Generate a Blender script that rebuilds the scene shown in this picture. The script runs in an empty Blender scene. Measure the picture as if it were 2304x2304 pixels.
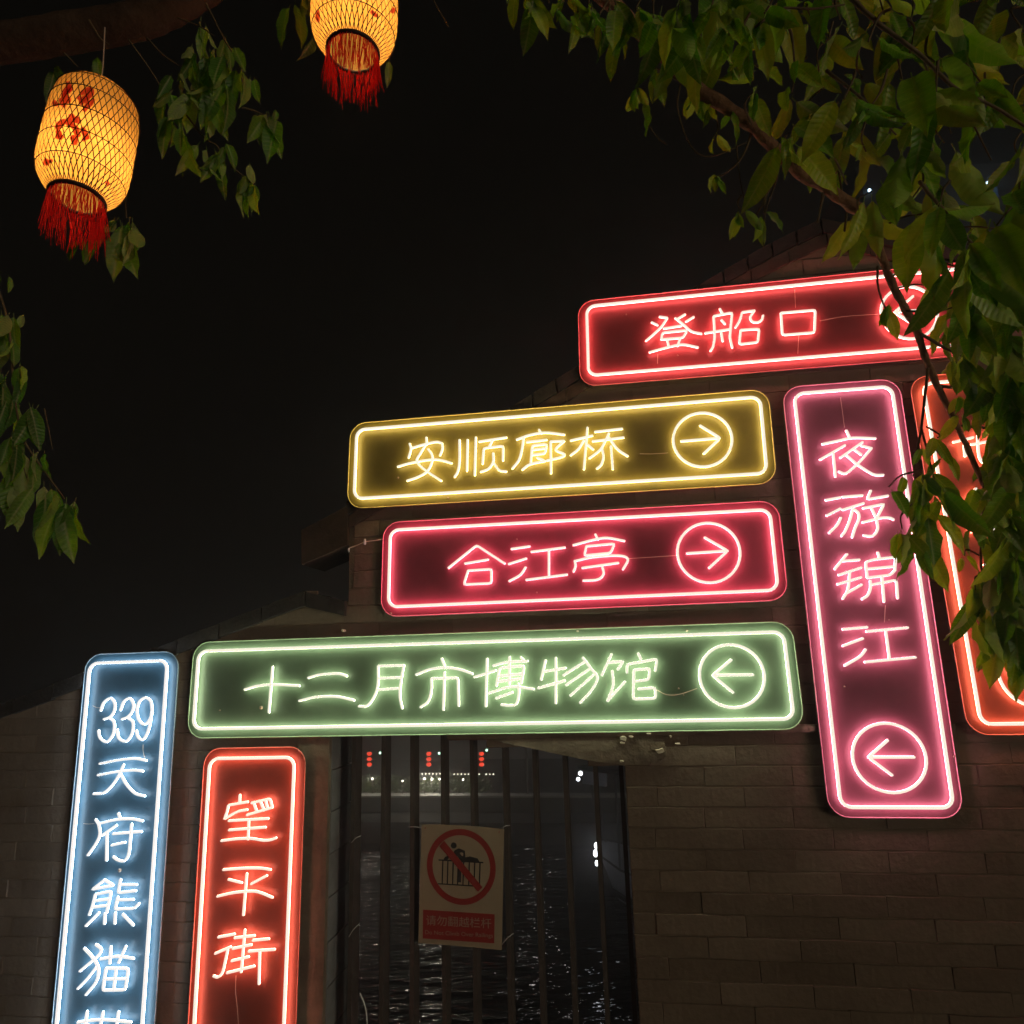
import bpy, bmesh, math, random
from mathutils import Vector, Matrix
from mathutils.bvhtree import BVHTree

rnd = random.Random(7)
S = bpy.context.scene
COL = S.collection
R = math.radians

# ------------------------------------------------------------------ camera
IMG = 2304.0
F = 0.6895 * IMG
PITCH, ROLL, YAW = R(12.05), R(-1.61), R(-8.57)
EYE = Vector((0, 0, 2.6))
fwd = Vector((0, math.cos(PITCH), math.sin(PITCH)))
rt0 = Vector((1, 0, 0))
up0 = rt0.cross(fwd)
rt = rt0 * math.cos(ROLL) + up0 * math.sin(ROLL)
up = up0 * math.cos(ROLL) - rt0 * math.sin(ROLL)
cam = bpy.data.cameras.new('camera')
camo = bpy.data.objects.new('camera', cam)
COL.objects.link(camo)
camo.matrix_world = Matrix.Translation(EYE) @ Matrix((rt, up, -fwd)).transposed().to_4x4()
cam.sensor_fit = 'HORIZONTAL'
cam.sensor_width = 36
cam.lens = 36 * 0.6895
cam.clip_start = 0.05
cam.clip_end = 2000
S.camera = camo

# ------------------------------------------------------------------ world, sun, exposure
W = bpy.data.worlds.new('World')
S.world = W
W.use_nodes = True
nt = W.node_tree
nt.nodes.clear()
wo = nt.nodes.new('ShaderNodeOutputWorld')
bg = nt.nodes.new('ShaderNodeBackground')
tc = nt.nodes.new('ShaderNodeTexCoord')
sx = nt.nodes.new('ShaderNodeSeparateXYZ')
mr = nt.nodes.new('ShaderNodeValToRGB')
nt.links.new(tc.outputs['Generated'], sx.inputs[0])
nt.links.new(sx.outputs['Z'], mr.inputs[0])
cr = mr.color_ramp
cr.elements[0].position = 0.0
cr.elements[0].color = (0.0060, 0.0050, 0.0040, 1)
cr.elements[1].position = 0.62
cr.elements[1].color = (0.0014, 0.0013, 0.0010, 1)
e = cr.elements.new(0.22)
e.color = (0.0040, 0.0034, 0.0026, 1)
bg.inputs['Strength'].default_value = 1.0
nt.links.new(mr.outputs[0], bg.inputs['Color'])
nt.links.new(bg.outputs[0], wo.inputs['Surface'])

sl = bpy.data.lights.new('sun', 'SUN')
sl.energy = 0.60
sl.angle = R(12)
sl.color = (1.0, 0.86, 0.62)
so = bpy.data.objects.new('sun', sl)
COL.objects.link(so)
so.rotation_euler = Vector((-0.95, 1.0, -0.10)).to_track_quat('-Z', 'Y').to_euler()

vs = S.view_settings
vs.view_transform = 'Standard'
vs.look = 'None'
vs.exposure = 0.0
vs.gamma = 1.0
S.cycles.use_denoising = True
HAZE = 0.014
S.cycles.volume_bounces = 0
S.cycles.max_bounces = 8
S.cycles.transparent_max_bounces = 8
S.cycles.sample_clamp_indirect = 6.0
S.cycles.caustics_reflective = False

# ------------------------------------------------------------------ frames
DW = 3.5
WA = Vector((math.cos(YAW), math.sin(YAW), 0))
WB = Vector((-math.sin(YAW), math.cos(YAW), 0))
WO = Vector((0, DW, 0))
MW = Matrix.Translation(WO) @ Matrix.Rotation(YAW, 4, 'Z')     # wall frame: x along, y away from the camera, z up


def ray(px, py):
    return (rt * ((px - 1152) / F) + up * (-(py - 1152) / F) + fwd)


def at(px, py, d):
    """point seen at a pixel, d metres in front of the lens"""
    return EYE + ray(px, py) * d


def wp(px, py, y=0.0):
    """point of the wall frame seen at a pixel, on the plane y = const"""
    d = ray(px, py)
    a = (EYE - WO).dot(WB)
    t = (y - a) / d.dot(WB)
    p = EYE + d * t - WO
    return Vector((p.dot(WA), y, p.z))


def wz(px, py, z):
    d = ray(px, py)
    return EYE + d * ((z - EYE.z) / d.z)


# ------------------------------------------------------------------ materials
def mat(name, col, rough=0.6, spec=0.3, metal=0.0, noise=0.0, nscale=8, bump=0.0, bscale=60, coord='Object'):
    m = bpy.data.materials.new(name)
    m.use_nodes = True
    n = m.node_tree
    b = n.nodes['Principled BSDF']
    b.inputs['Base Color'].default_value = (*col, 1)
    b.inputs['Roughness'].default_value = rough
    b.inputs['Metallic'].default_value = metal
    b.inputs['Specular IOR Level'].default_value = spec
    if noise or bump:
        t = n.nodes.new('ShaderNodeTexCoord')
    if noise:
        nz = n.nodes.new('ShaderNodeTexNoise')
        nz.inputs['Scale'].default_value = nscale
        nz.inputs['Detail'].default_value = 6
        nz.inputs['Roughness'].default_value = 0.65
        n.links.new(t.outputs[coord], nz.inputs['Vector'])
        r = n.nodes.new('ShaderNodeValToRGB')
        r.color_ramp.elements[0].position = 0.3
        r.color_ramp.elements[1].position = 0.72
        r.color_ramp.elements[0].color = (*[c * (1 - noise) for c in col], 1)
        r.color_ramp.elements[1].color = (*[min(1, c * (1 + noise)) for c in col], 1)
        n.links.new(nz.outputs['Fac'], r.inputs[0])
        n.links.new(r.outputs[0], b.inputs['Base Color'])
    if bump:
        nb = n.nodes.new('ShaderNodeTexNoise')
        nb.inputs['Scale'].default_value = bscale
        nb.inputs['Detail'].default_value = 8
        n.links.new(t.outputs[coord], nb.inputs['Vector'])
        bb = n.nodes.new('ShaderNodeBump')
        bb.inputs['Strength'].default_value = bump
        bb.inputs['Distance'].default_value = 0.01
        n.links.new(nb.outputs['Fac'], bb.inputs['Height'])
        n.links.new(bb.outputs[0], b.inputs['Normal'])
    return m


def emis(name, col, strength):
    m = bpy.data.materials.new(name)
    m.use_nodes = True
    n = m.node_tree
    n.nodes.clear()
    o = n.nodes.new('ShaderNodeOutputMaterial')
    e = n.nodes.new('ShaderNodeEmission')
    e.inputs['Color'].default_value = (*col, 1)
    e.inputs['Strength'].default_value = strength
    n.links.new(e.outputs[0], o.inputs[0])
    return m


def brick_mat():
    m = mat('brick_grey_brown', (0.20, 0.165, 0.135), 0.85, 0.2, bump=0.6, bscale=30)
    n = m.node_tree
    b = n.nodes['Principled BSDF']
    oi = n.nodes.new('ShaderNodeObjectInfo')
    g = n.nodes.new('ShaderNodeNewGeometry')
    nz = n.nodes.new('ShaderNodeTexNoise')
    nz.inputs['Scale'].default_value = 2.3
    nz.inputs['Detail'].default_value = 7
    nz.inputs['Roughness'].default_value = 0.7
    n.links.new(g.outputs['Position'], nz.inputs['Vector'])
    ad = n.nodes.new('ShaderNodeMath')
    ad.operation = 'MULTIPLY_ADD'
    n.links.new(oi.outputs['Random'], ad.inputs[0])
    ad.inputs[1].default_value = 0.28
    n.links.new(nz.outputs['Fac'], ad.inputs[2])
    r = n.nodes.new('ShaderNodeValToRGB')
    el = r.color_ramp.elements
    el[0].position = 0.38
    el[0].color = (0.115, 0.084, 0.058, 1)
    el[1].position = 0.85
    el[1].color = (0.195, 0.148, 0.106, 1)
    x = el.new(0.62)
    x.color = (0.150, 0.112, 0.079, 1)
    n.links.new(ad.outputs[0], r.inputs[0])
    # pale scuffs of old plaster
    n2 = n.nodes.new('ShaderNodeTexNoise')
    n2.inputs['Scale'].default_value = 11
    n2.inputs['Detail'].default_value = 9
    n2.inputs['Roughness'].default_value = 0.75
    n.links.new(g.outputs['Position'], n2.inputs['Vector'])
    r2 = n.nodes.new('ShaderNodeValToRGB')
    r2.color_ramp.elements[0].position = 0.62
    r2.color_ramp.elements[0].color = (0, 0, 0, 1)
    r2.color_ramp.elements[1].position = 0.72
    r2.color_ramp.elements[1].color = (0.7, 0.7, 0.7, 1)
    n.links.new(n2.outputs['Fac'], r2.inputs[0])
    mx = n.nodes.new('ShaderNodeMixRGB')
    mx.inputs[2].default_value = (0.20, 0.155, 0.115, 1)
    n.links.new(r2.outputs[0], mx.inputs[0])
    n.links.new(r.outputs[0], mx.inputs[1])
    n.links.new(mx.outputs[0], b.inputs['Base Color'])
    return m


def leaf_mat(name, c0, c1, under, trans=0.34):
    m = bpy.data.materials.new(name)
    m.use_nodes = True
    n = m.node_tree
    b = n.nodes['Principled BSDF']
    out = n.nodes['Material Output']
    b.inputs['Roughness'].default_value = 0.42
    b.inputs['Specular IOR Level'].default_value = 0.35
    oi = n.nodes.new('ShaderNodeObjectInfo')
    r = n.nodes.new('ShaderNodeValToRGB')
    r.color_ramp.elements[0].position = 0.1
    r.color_ramp.elements[1].position = 0.95
    r.color_ramp.elements[0].color = (*c0, 1)
    r.color_ramp.elements[1].color = (*c1, 1)
    r.color_ramp.elements.new(0.55).color = (0.072, 0.128, 0.020, 1)
    t = n.nodes.new('ShaderNodeTexCoord')
    nz = n.nodes.new('ShaderNodeTexNoise')
    nz.inputs['Scale'].default_value = 14
    nz.inputs['Detail'].default_value = 5
    n.links.new(t.outputs['Object'], nz.inputs['Vector'])
    am = n.nodes.new('ShaderNodeMath')
    am.operation = 'MULTIPLY_ADD'
    n.links.new(nz.outputs['Fac'], am.inputs[0])
    am.inputs[1].default_value = 0.5
    sb = n.nodes.new('ShaderNodeMath')
    sb.operation = 'SUBTRACT'
    n.links.new(oi.outputs['Random'], sb.inputs[0])
    sb.inputs[1].default_value = 0.25
    n.links.new(sb.outputs[0], am.inputs[2])
    n.links.new(am.outputs[0], r.inputs[0])
    # midrib and side veins in the leaf's own coordinates (y runs base to tip, 0..1)
    s = n.nodes.new('ShaderNodeSeparateXYZ')
    n.links.new(t.outputs['UV'], s.inputs[0])
    ax = n.nodes.new('ShaderNodeMath')
    ax.operation = 'ABSOLUTE'
    n.links.new(s.outputs['X'], ax.inputs[0])
    mid = n.nodes.new('ShaderNodeMapRange')
    mid.inputs['From Min'].default_value = 0.008
    mid.inputs['From Max'].default_value = 0.022
    mid.inputs['To Min'].default_value = 1
    mid.inputs['To Max'].default_value = 0
    n.links.new(ax.outputs[0], mid.inputs[0])
    cy = n.nodes.new('ShaderNodeMath')
    cy.operation = 'MULTIPLY_ADD'
    n.links.new(ax.outputs[0], cy.inputs[0])
    cy.inputs[1].default_value = -0.55
    n.links.new(s.outputs['Y'], cy.inputs[2])
    fr = n.nodes.new('ShaderNodeMath')
    fr.operation = 'PINGPONG'
    fr.inputs[1].default_value = 0.04
    n.links.new(cy.outputs[0], fr.inputs[0])
    vn = n.nodes.new('ShaderNodeMapRange')
    vn.inputs['From Min'].default_value = 0.002
    vn.inputs['From Max'].default_value = 0.009
    vn.inputs['To Min'].default_value = 0.6
    vn.inputs['To Max'].default_value = 0
    n.links.new(fr.outputs[0], vn.inputs[0])
    mxv = n.nodes.new('ShaderNodeMath')
    mxv.operation = 'MAXIMUM'
    n.links.new(mid.outputs[0], mxv.inputs[0])
    n.links.new(vn.outputs[0], mxv.inputs[1])
    g = n.nodes.new('ShaderNodeNewGeometry')
    mu = n.nodes.new('ShaderNodeMixRGB')
    mu.inputs[2].default_value = (*under, 1)
    bf = n.nodes.new('ShaderNodeMath')
    bf.operation = 'MULTIPLY'
    bf.inputs[1].default_value = 0.8
    n.links.new(g.outputs['Backfacing'], bf.inputs[0])
    n.links.new(bf.outputs[0], mu.inputs[0])
    n.links.new(r.outputs[0], mu.inputs[1])
    mv = n.nodes.new('ShaderNodeMixRGB')
    mv.inputs[2].default_value = (0.26, 0.25, 0.11, 1)
    n.links.new(mxv.outputs[0], mv.inputs[0])
    n.links.new(mu.outputs[0], mv.inputs[1])
    n.links.new(mv.outputs[0], b.inputs['Base Color'])
    bp = n.nodes.new('ShaderNodeBump')
    bp.inputs['Strength'].default_value = 0.8
    bp.inputs['Distance'].default_value = 0.035
    n.links.new(fr.outputs[0], bp.inputs['Height'])
    n.links.new(bp.outputs[0], b.inputs['Normal'])
    tr = n.nodes.new('ShaderNodeBsdfTranslucent')
    hs = n.nodes.new('ShaderNodeHueSaturation')
    hs.inputs['Saturation'].default_value = 1.25
    hs.inputs['Value'].default_value = 7.0
    n.links.new(r.outputs[0], hs.inputs['Color'])
    n.links.new(hs.outputs[0], tr.inputs['Color'])
    ms = n.nodes.new('ShaderNodeMixShader')
    ms.inputs[0].default_value = trans
    n.links.new(b.outputs[0], ms.inputs[1])
    n.links.new(tr.outputs[0], ms.inputs[2])
    n.links.new(ms.outputs[0], out.inputs[0])
    return m


def paper_mat(name, col, dif):
    m = bpy.data.materials.new(name)
    m.use_nodes = True
    n = m.node_tree
    n.nodes.clear()
    o = n.nodes.new('ShaderNodeOutputMaterial')
    t = n.nodes.new('ShaderNodeBsdfTranslucent')
    d = n.nodes.new('ShaderNodeBsdfDiffuse')
    x = n.nodes.new('ShaderNodeMixShader')
    tc_ = n.nodes.new('ShaderNodeTexCoord')
    nz = n.nodes.new('ShaderNodeTexNoise')
    nz.inputs['Scale'].default_value = 22
    nz.inputs['Detail'].default_value = 6
    r = n.nodes.new('ShaderNodeValToRGB')
    r.color_ramp.elements[0].position = 0.35
    r.color_ramp.elements[1].position = 0.65
    r.color_ramp.elements[0].color = (col[0] * .85, col[1] * .8, col[2] * .7, 1)
    r.color_ramp.elements[1].color = (*col, 1)
    n.links.new(tc_.outputs['Object'], nz.inputs['Vector'])
    n.links.new(nz.outputs['Fac'], r.inputs[0])
    n.links.new(r.outputs[0], t.inputs['Color'])
    d.inputs['Color'].default_value = (*dif, 1)
    x.inputs[0].default_value = 0.35
    n.links.new(t.outputs[0], x.inputs[1])
    n.links.new(d.outputs[0], x.inputs[2])
    n.links.new(x.outputs[0], o.inputs[0])
    return m


M = {}
M['brick'] = brick_mat()
M['mortar'] = mat('mortar', (0.175, 0.132, 0.095), 0.95, 0.1, noise=0.3, nscale=9, bump=0.5, bscale=90)
M['plaster'] = mat('old_plaster', (0.16, 0.125, 0.09), 0.9, 0.15, noise=0.35, nscale=7, bump=1.0, bscale=25)
M['flake'] = mat('plaster_chip', (0.55, 0.47, 0.36), 0.9, 0.1, noise=0.2, nscale=30)
M['reveal'] = mat('grey_render', (0.18, 0.185, 0.19), 0.85, 0.2, noise=0.25, nscale=6, bump=0.5, bscale=40)
M['roof'] = mat('roof_tile', (0.032, 0.027, 0.023), 0.8, 0.25, noise=0.35, nscale=12, bump=0.5, bscale=60)
M['wood'] = mat('dark_timber', (0.06, 0.04, 0.028), 0.7, 0.25, noise=0.4, nscale=14, bump=0.4, bscale=70)
M['fin'] = mat('gate_steel', (0.068, 0.056, 0.05), 0.55, 0.4, noise=0.2, nscale=20)
M['wire'] = mat('pale_wire', (0.55, 0.42, 0.33), 0.5, 0.3)
M['tie'] = mat('cable_tie', (0.6, 0.6, 0.6), 0.5, 0.3)
M['bolt'] = mat('bolt_head', (0.32, 0.24, 0.18), 0.4, 0.5, metal=0.6)
M['board'] = mat('sign_board', (0.34, 0.27, 0.185), 0.6, 0.3, noise=0.08, nscale=9)
M['redprint'] = mat('red_print', (0.28, 0.03, 0.025), 0.6, 0.3, noise=0.08, nscale=9)
M['blackprint'] = mat('black_print', (0.03, 0.028, 0.028), 0.6, 0.3)
M['whiteprint'] = mat('white_print', (0.33, 0.22, 0.17), 0.6, 0.3)
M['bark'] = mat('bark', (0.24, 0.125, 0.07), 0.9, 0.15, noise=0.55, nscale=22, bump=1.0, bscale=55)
M['bough'] = mat('old_bark', (0.045, 0.027, 0.018), 0.95, 0.1, noise=0.5, nscale=9, bump=1.0, bscale=30)  # bark darkened in colour for the dim light at the upper left
M['twig'] = mat('twig', (0.12, 0.085, 0.045), 0.8, 0.2, noise=0.4, nscale=30)
M['leaf'] = leaf_mat('leaf_green', (0.036, 0.092, 0.012), (0.125, 0.175, 0.040), (0.30, 0.30, 0.13))
M['lattice'] = mat('bamboo_lattice', (0.045, 0.018, 0.008), 0.6, 0.3)
M['ring'] = mat('lantern_ring', (0.03, 0.012, 0.008), 0.6, 0.3)
M['paper'] = paper_mat('lantern_paper', (1.0, 0.60, 0.165), (0.42, 0.24, 0.075))
M['redink'] = paper_mat('lantern_ink', (1.0, 0.20, 0.20), (0.5, 0.03, 0.03))
M['thread'] = paper_mat('tassel_thread', (0.9, 0.04, 0.03), (0.85, 0.05, 0.04))
M['ground'] = mat('ground_paving', (0.10, 0.09, 0.08), 0.85, 0.2, noise=0.3, nscale=1.5, bump=0.4, bscale=6)
M['bank'] = mat('bank_stone', (0.07, 0.065, 0.06), 0.9, 0.2, noise=0.4, nscale=0.8, bump=0.6, bscale=4)
M['quay'] = mat('quay_edge', (0.35, 0.35, 0.33), 0.7, 0.3)
M['hedge'] = mat('hedge_leaves', (0.08, 0.11, 0.035), 0.7, 0.2, noise=0.6, nscale=4)
M['hull'] = mat('boat_hull_white', (0.60, 0.60, 0.66), 0.5, 0.4, noise=0.12, nscale=1.5)
M['keel'] = mat('boat_keel', (0.04, 0.04, 0.05), 0.6, 0.3)
M['cabin'] = mat('boat_cabin', (0.10, 0.09, 0.08), 0.6, 0.3)
M['canopy'] = mat('boat_canopy', (0.62, 0.62, 0.70), 0.7, 0.2)
M['tower'] = mat('far_building', (0.03, 0.03, 0.035), 0.7, 0.3)


def water_mat():
    m = mat('river_water', (0.006, 0.007, 0.007), 0.085, 0.5)
    n = m.node_tree
    b = n.nodes['Principled BSDF']
    t = n.nodes.new('ShaderNodeNewGeometry')
    mp = n.nodes.new('ShaderNodeMapping')
    mp.inputs['Scale'].default_value = (0.5, 1.3, 1)
    n.links.new(t.outputs['Position'], mp.inputs[0])
    nz = n.nodes.new('ShaderNodeTexNoise')
    nz.inputs['Scale'].default_value = 1.7
    nz.inputs['Detail'].default_value = 2
    nz.inputs['Roughness'].default_value = 0.6
    n.links.new(mp.outputs[0], nz.inputs['Vector'])
    bp = n.nodes.new('ShaderNodeBump')
    bp.inputs['Strength'].default_value = 0.5
    bp.inputs['Distance'].default_value = 0.5
    n.links.new(nz.outputs['Fac'], bp.inputs['Height'])
    n.links.new(bp.outputs[0], b.inputs['Normal'])
    return m


M['water'] = water_mat()


# ------------------------------------------------------------------ helpers
def tag(o, label=None, cat=None, group=None, kind=None):
    if label: o['label'] = label
    if cat: o['category'] = cat
    if group: o['group'] = group
    if kind: o['kind'] = kind
    return o


def empty(name, mw, parent=None):
    o = bpy.data.objects.new(name, None)
    o.empty_display_size = 0.1
    COL.objects.link(o)
    if parent:
        o.parent = parent
    o.matrix_local = mw
    return o


def link(name, me, parent=None, loc=None):
    o = bpy.data.objects.new(name, me)
    COL.objects.link(o)
    o.parent = parent
    if loc is not None:
        o.location = loc
    return o


class MB:
    def __init__(s):
        s.v, s.f, s.uv = [], [], None

    def add(s, vs, fs):
        k = len(s.v)
        s.v += [Vector(p) for p in vs]
        s.f += [tuple(i + k for i in f) for f in fs]
        return s

    def box(s, a, b):
        x0, y0, z0 = a
        x1, y1, z1 = b
        return s.add([(x0, y0, z0), (x1, y0, z0), (x1, y1, z0), (x0, y1, z0), (x0, y0, z1), (x1, y0, z1), (x1, y1, z1), (x0, y1, z1)],
                     [(0, 3, 2, 1), (4, 5, 6, 7), (0, 1, 5, 4), (1, 2, 6, 5), (2, 3, 7, 6), (3, 0, 4, 7)])

    def tube(s, pts, rad, n=8, cap=True):
        pts = [Vector(p) for p in pts]
        rs = rad if isinstance(rad, (list, tuple)) else [rad] * len(pts)
        if cap:    # rounded ends
            d0 = (pts[0] - pts[1]).normalized()
            d1 = (pts[-1] - pts[-2]).normalized()
            pts = [pts[0] + d0 * rs[0] * .6] + pts + [pts[-1] + d1 * rs[-1] * .6]
            rs = [rs[0] * .55] + list(rs) + [rs[-1] * .55]
        k = len(s.v)
        t = (pts[1] - pts[0]).normalized()
        u = t.cross(Vector((0, 1, 0)))
        if u.length < .1:
            u = t.cross(Vector((0, 0, 1)))
        u.normalize()
        m = len(pts)
        for i, p in enumerate(pts):
            if i == 0: t = pts[1] - pts[0]
            elif i == m - 1: t = pts[-1] - pts[-2]
            else: t = (pts[i + 1] - p).normalized() + (p - pts[i - 1]).normalized()
            if t.length < 1e-6: t = pts[i] - pts[i - 1]
            t.normalize()
            u = (u - t * u.dot(t))
            if u.length < 1e-4: u = t.orthogonal()
            u.normalize()
            w = t.cross(u)
            sc = 1.0
            if 0 < i < m - 1:
                c = (pts[i + 1] - p).normalized().dot(t)
                sc = min(1.5, 1 / max(.6, c))
            for j in range(n):
                a = 2 * math.pi * j / n
                s.v.append(p + (u * math.cos(a) * sc + w * math.sin(a)) * rs[i])
        for i in range(m - 1):
            for j in range(n):
                a, b = k + i * n + j, k + i * n + (j + 1) % n
                s.f.append((a, b, b + n, a + n))
        s.f.append(tuple(k + j for j in range(n))[::-1])
        s.f.append(tuple(k + (m - 1) * n + j for j in range(n)))
        return s

    def ring(s, pts, rad, n=8):
        """closed tube"""
        pts = [Vector(p) for p in pts]
        k = len(s.v)
        m = len(pts)
        for i, p in enumerate(pts):
            t = (pts[(i + 1) % m] - pts[i - 1]).normalized()
            ref = Vector((0, 1, 0)) if abs(t.y) < .9 else Vector((0, 0, 1))
            u = t.cross(ref).normalized()
            w = t.cross(u)
            for j in range(n):
                a = 2 * math.pi * j / n
                s.v.append(p + (u * math.cos(a) + w * math.sin(a)) * rad)
        for i in range(m):
            for j in range(n):
                a, b = k + i * n + j, k + i * n + (j + 1) % n
                c, d = k + ((i + 1) % m) * n + j, k + ((i + 1) % m) * n + (j + 1) % n
                s.f.append((a, b, d, c))
        return s

    def prism(s, poly, y0, y1):
        """poly of (x, z), between y0 (front) and y1 (back)"""
        n = len(poly)
        vs = [(p[0], y0, p[1]) for p in poly] + [(p[0], y1, p[1]) for p in poly]
        fs = [tuple(range(n)), tuple(range(2 * n - 1, n - 1, -1))]
        fs += [(i, i + n, (i + 1) % n + n, (i + 1) % n) for i in range(n)]
        return s.add(vs, fs)

    def mesh(s, name, m, off=None, smooth=False, inv=None):
        v = s.v
        if inv is not None:
            v = [inv @ p for p in v]
        if off is not None:
            v = [p - off for p in v]
        me = bpy.data.meshes.new(name)
        me.from_pydata([tuple(p) for p in v], [], s.f)
        me.validate()
        if isinstance(m, str): m = M[m]
        me.materials.append(m)
        bm = bmesh.new()
        bm.from_mesh(me)
        bmesh.ops.recalc_face_normals(bm, faces=bm.faces)
        bm.to_mesh(me)
        bm.free()
        if smooth:
            me.polygons.foreach_set('use_smooth', [True] * len(me.polygons))
        return me

    def obj(s, name, m, parent=None, off=None, smooth=False, inv=None):
        return link(name, s.mesh(name, m, off, smooth, inv), parent)


def smooth_path(pts, sub=5):
    """Catmull-Rom through the points"""
    if len(pts) < 3: return pts
    P = [pts[0] * 2 - pts[1]] + pts + [pts[-1] * 2 - pts[-2]]
    out = []
    for i in range(1, len(P) - 2):
        for k in range(sub):
            t = k / sub
            a, b, c, d = P[i - 1], P[i], P[i + 1], P[i + 2]
            out.append(.5 * ((2 * b) + (c - a) * t + (2 * a - 5 * b + 4 * c - d) * t * t + (3 * b - a - 3 * c + d) * t ** 3))
    out.append(P[-2])
    return out


def corner_path(pts):
    """polyline whose corners are rounded a little"""
    if len(pts) < 3: return pts
    out = [pts[0]]
    for i in range(1, len(pts) - 1):
        a, b, c = pts[i - 1], pts[i], pts[i + 1]
        r1 = min(.012, (a - b).length * .3)
        r2 = min(.012, (c - b).length * .3)
        p, q = b + (a - b).normalized() * r1, b + (c - b).normalized() * r2
        out += [p, (p + b * 2 + q) / 4, q]
    out.append(pts[-1])
    return out


# ------------------------------------------------------------------ ground, water, river bank
ZW = -5.4
g = MB()
zg = 0.0
P = [MW @ Vector(p) for p in ((-40, 0.55, zg), (40, 0.55, zg), (40, -9, zg), (-40, -9, zg))]
g.add(P, [(0, 1, 2, 3)])
tag(g.obj('ground', 'ground'), kind='structure')
g = MB()
P = [MW @ Vector(p) for p in ((-40, 0.55, ZW - .5), (40, 0.55, ZW - .5), (40, 0.55, -.004), (-40, 0.55, -.004))]
g.add(P, [(0, 1, 2, 3)])
tag(g.obj('embankment', 'bank'), kind='structure')
g = MB()
P = [MW @ Vector(p) for p in ((-48, 0.56, ZW), (48, 0.56, ZW), (48, 32.3, ZW), (-48, 32.3, ZW))]
g.add(P, [(0, 1, 2, 3)])
tag(g.obj('river_water', 'water'), kind='structure')

# ------------------------------------------------------------------ the brick wall
BH, BL = 0.0875, 0.38


def line_z(pts):
    pts = [wp(a, b) for a, b in pts]

    def f(x):
        for p, q in zip(pts, pts[1:]):
            if x <= q.x or q is pts[-1]:
                return p.z + (q.z - p.z) * (x - p.x) / (q.x - p.x)
    return f


x_corner = wp(785, 1300).x
x_left = wp(-60, 1900).x - .3
x_right = wp(2304, 2304).x + 1.2
x_right = wp(2304, 700).x + .9
low_top = line_z([(-60, 1609), (692, 1333), (785, 1354)])
gab = line_z([(680, 1192), (1150, 918), (1300, 828), (1590, 634), (1750, 545), (1850, 497), (2304, 600)])


def top_z(x):
    return low_top(x) if x < x_corner else gab(x)


op = [wp(735, 2304), wp(735, 1640), wp(1000, 1638), wp(1062, 1655), wp(1200, 1683), wp(1329, 1709), wp(1409, 1718), wp(1433, 2304)]
ox0 = wp(735, 1900).x
ox1 = wp(1416, 1900).x
oz_top = wp(1409, 1718).z
oz_top2 = wp(900, 1640).z
print('door', ox0, ox1, oz_top, oz_top2, 'corner', x_corner, 'x', x_left, x_right)

wall = empty('brick_wall', MW @ Matrix.Translation((ox1, 0, 0)))
tag(wall, 'grey brick wall with a sloping gable top and barred opening, behind the neon signs', 'wall')
WOFF = Vector((ox1, 0, 0))

# core slab (mortar) in strips so that it follows the roofline and leaves the opening
core = MB()
TH = 0.27


def strip(xa, xb, za, zb, n=1):
    poly = [(xa, za), (xb, za)]
    k = max(1, int((xb - xa) / .35))
    tops = [(xb - (xb - xa) * i / k) for i in range(k + 1)]
    poly += [(x, zb(x) if callable(zb) else zb) for x in tops]
    core.prism(poly, 0.0, TH)


strip(x_left, ox0, 0, lambda x: low_top(min(x, x_corner)) - .02 if x < x_corner else low_top(x_corner) - .02)
# above the opening and right of it
core.prism([(ox0, oz_top2), (wp(1062, 1655).x, oz_top2), (wp(1329, 1709).x, wp(1329, 1709).z), (ox1, oz_top), (ox1, low_top(x_corner)), (ox0, low_top(ox0 + .01) - .02)], 0, TH)
strip(ox1, x_right, 0, lambda x: gab(x) - .05)
strip(x_corner, ox1, low_top(x_corner), lambda x: gab(x) - .05)
core.obj('wall_core', 'mortar', wall, WOFF)

# bricks
SIGNS_PX = {  # outer corners of the signs (TL, TR, BR, BL)
    'red': [(1300, 679), (2236, 583), (2253, 793), (1305, 870)],
    'yellow': [(789, 953.5), (1728, 875), (1748, 1087), (781, 1145)],
    'rose': [(863, 1176), (1750, 1126), (1774, 1350), (857, 1388)],
    'green': [(437, 1445.5), (1781, 1398), (1811, 1640.5), (421, 1661)],
    'violet': [(1759.5, 872), (2022, 851.6), (2170, 1841), (1866, 1839)],
    'orange': [(2044.5, 849), (2325, 826), (2490, 1651), (2179, 1653.7)],
    'blue': [(194.7, 1473), (403.5, 1465), (331, 2560), (93, 2560)],
    'coral': [(461, 1684), (688.6, 1680), (659, 2500), (411.6, 2500)],
}


def inquad(x, z, q):
    s = 0
    for i in range(4):
        a, b = q[i], q[(i + 1) % 4]
        c = (b.x - a.x) * (z - a.z) - (b.z - a.z) * (x - a.x)
        if c == 0: continue
        if s == 0: s = 1 if c > 0 else -1
        elif s * c < 0: return False
    return True


QW = {k: [wp(*p, y=0) for p in v] for k, v in SIGNS_PX.items()}
IM = (MW.inverted())


def to_px(p):      # wall frame point to pixel
    d = (MW @ p) - EYE
    c = d.dot(fwd)
    return 1152 + F * d.dot(rt) / c, 1152 - F * d.dot(up) / c


brick_cache = {}


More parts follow.
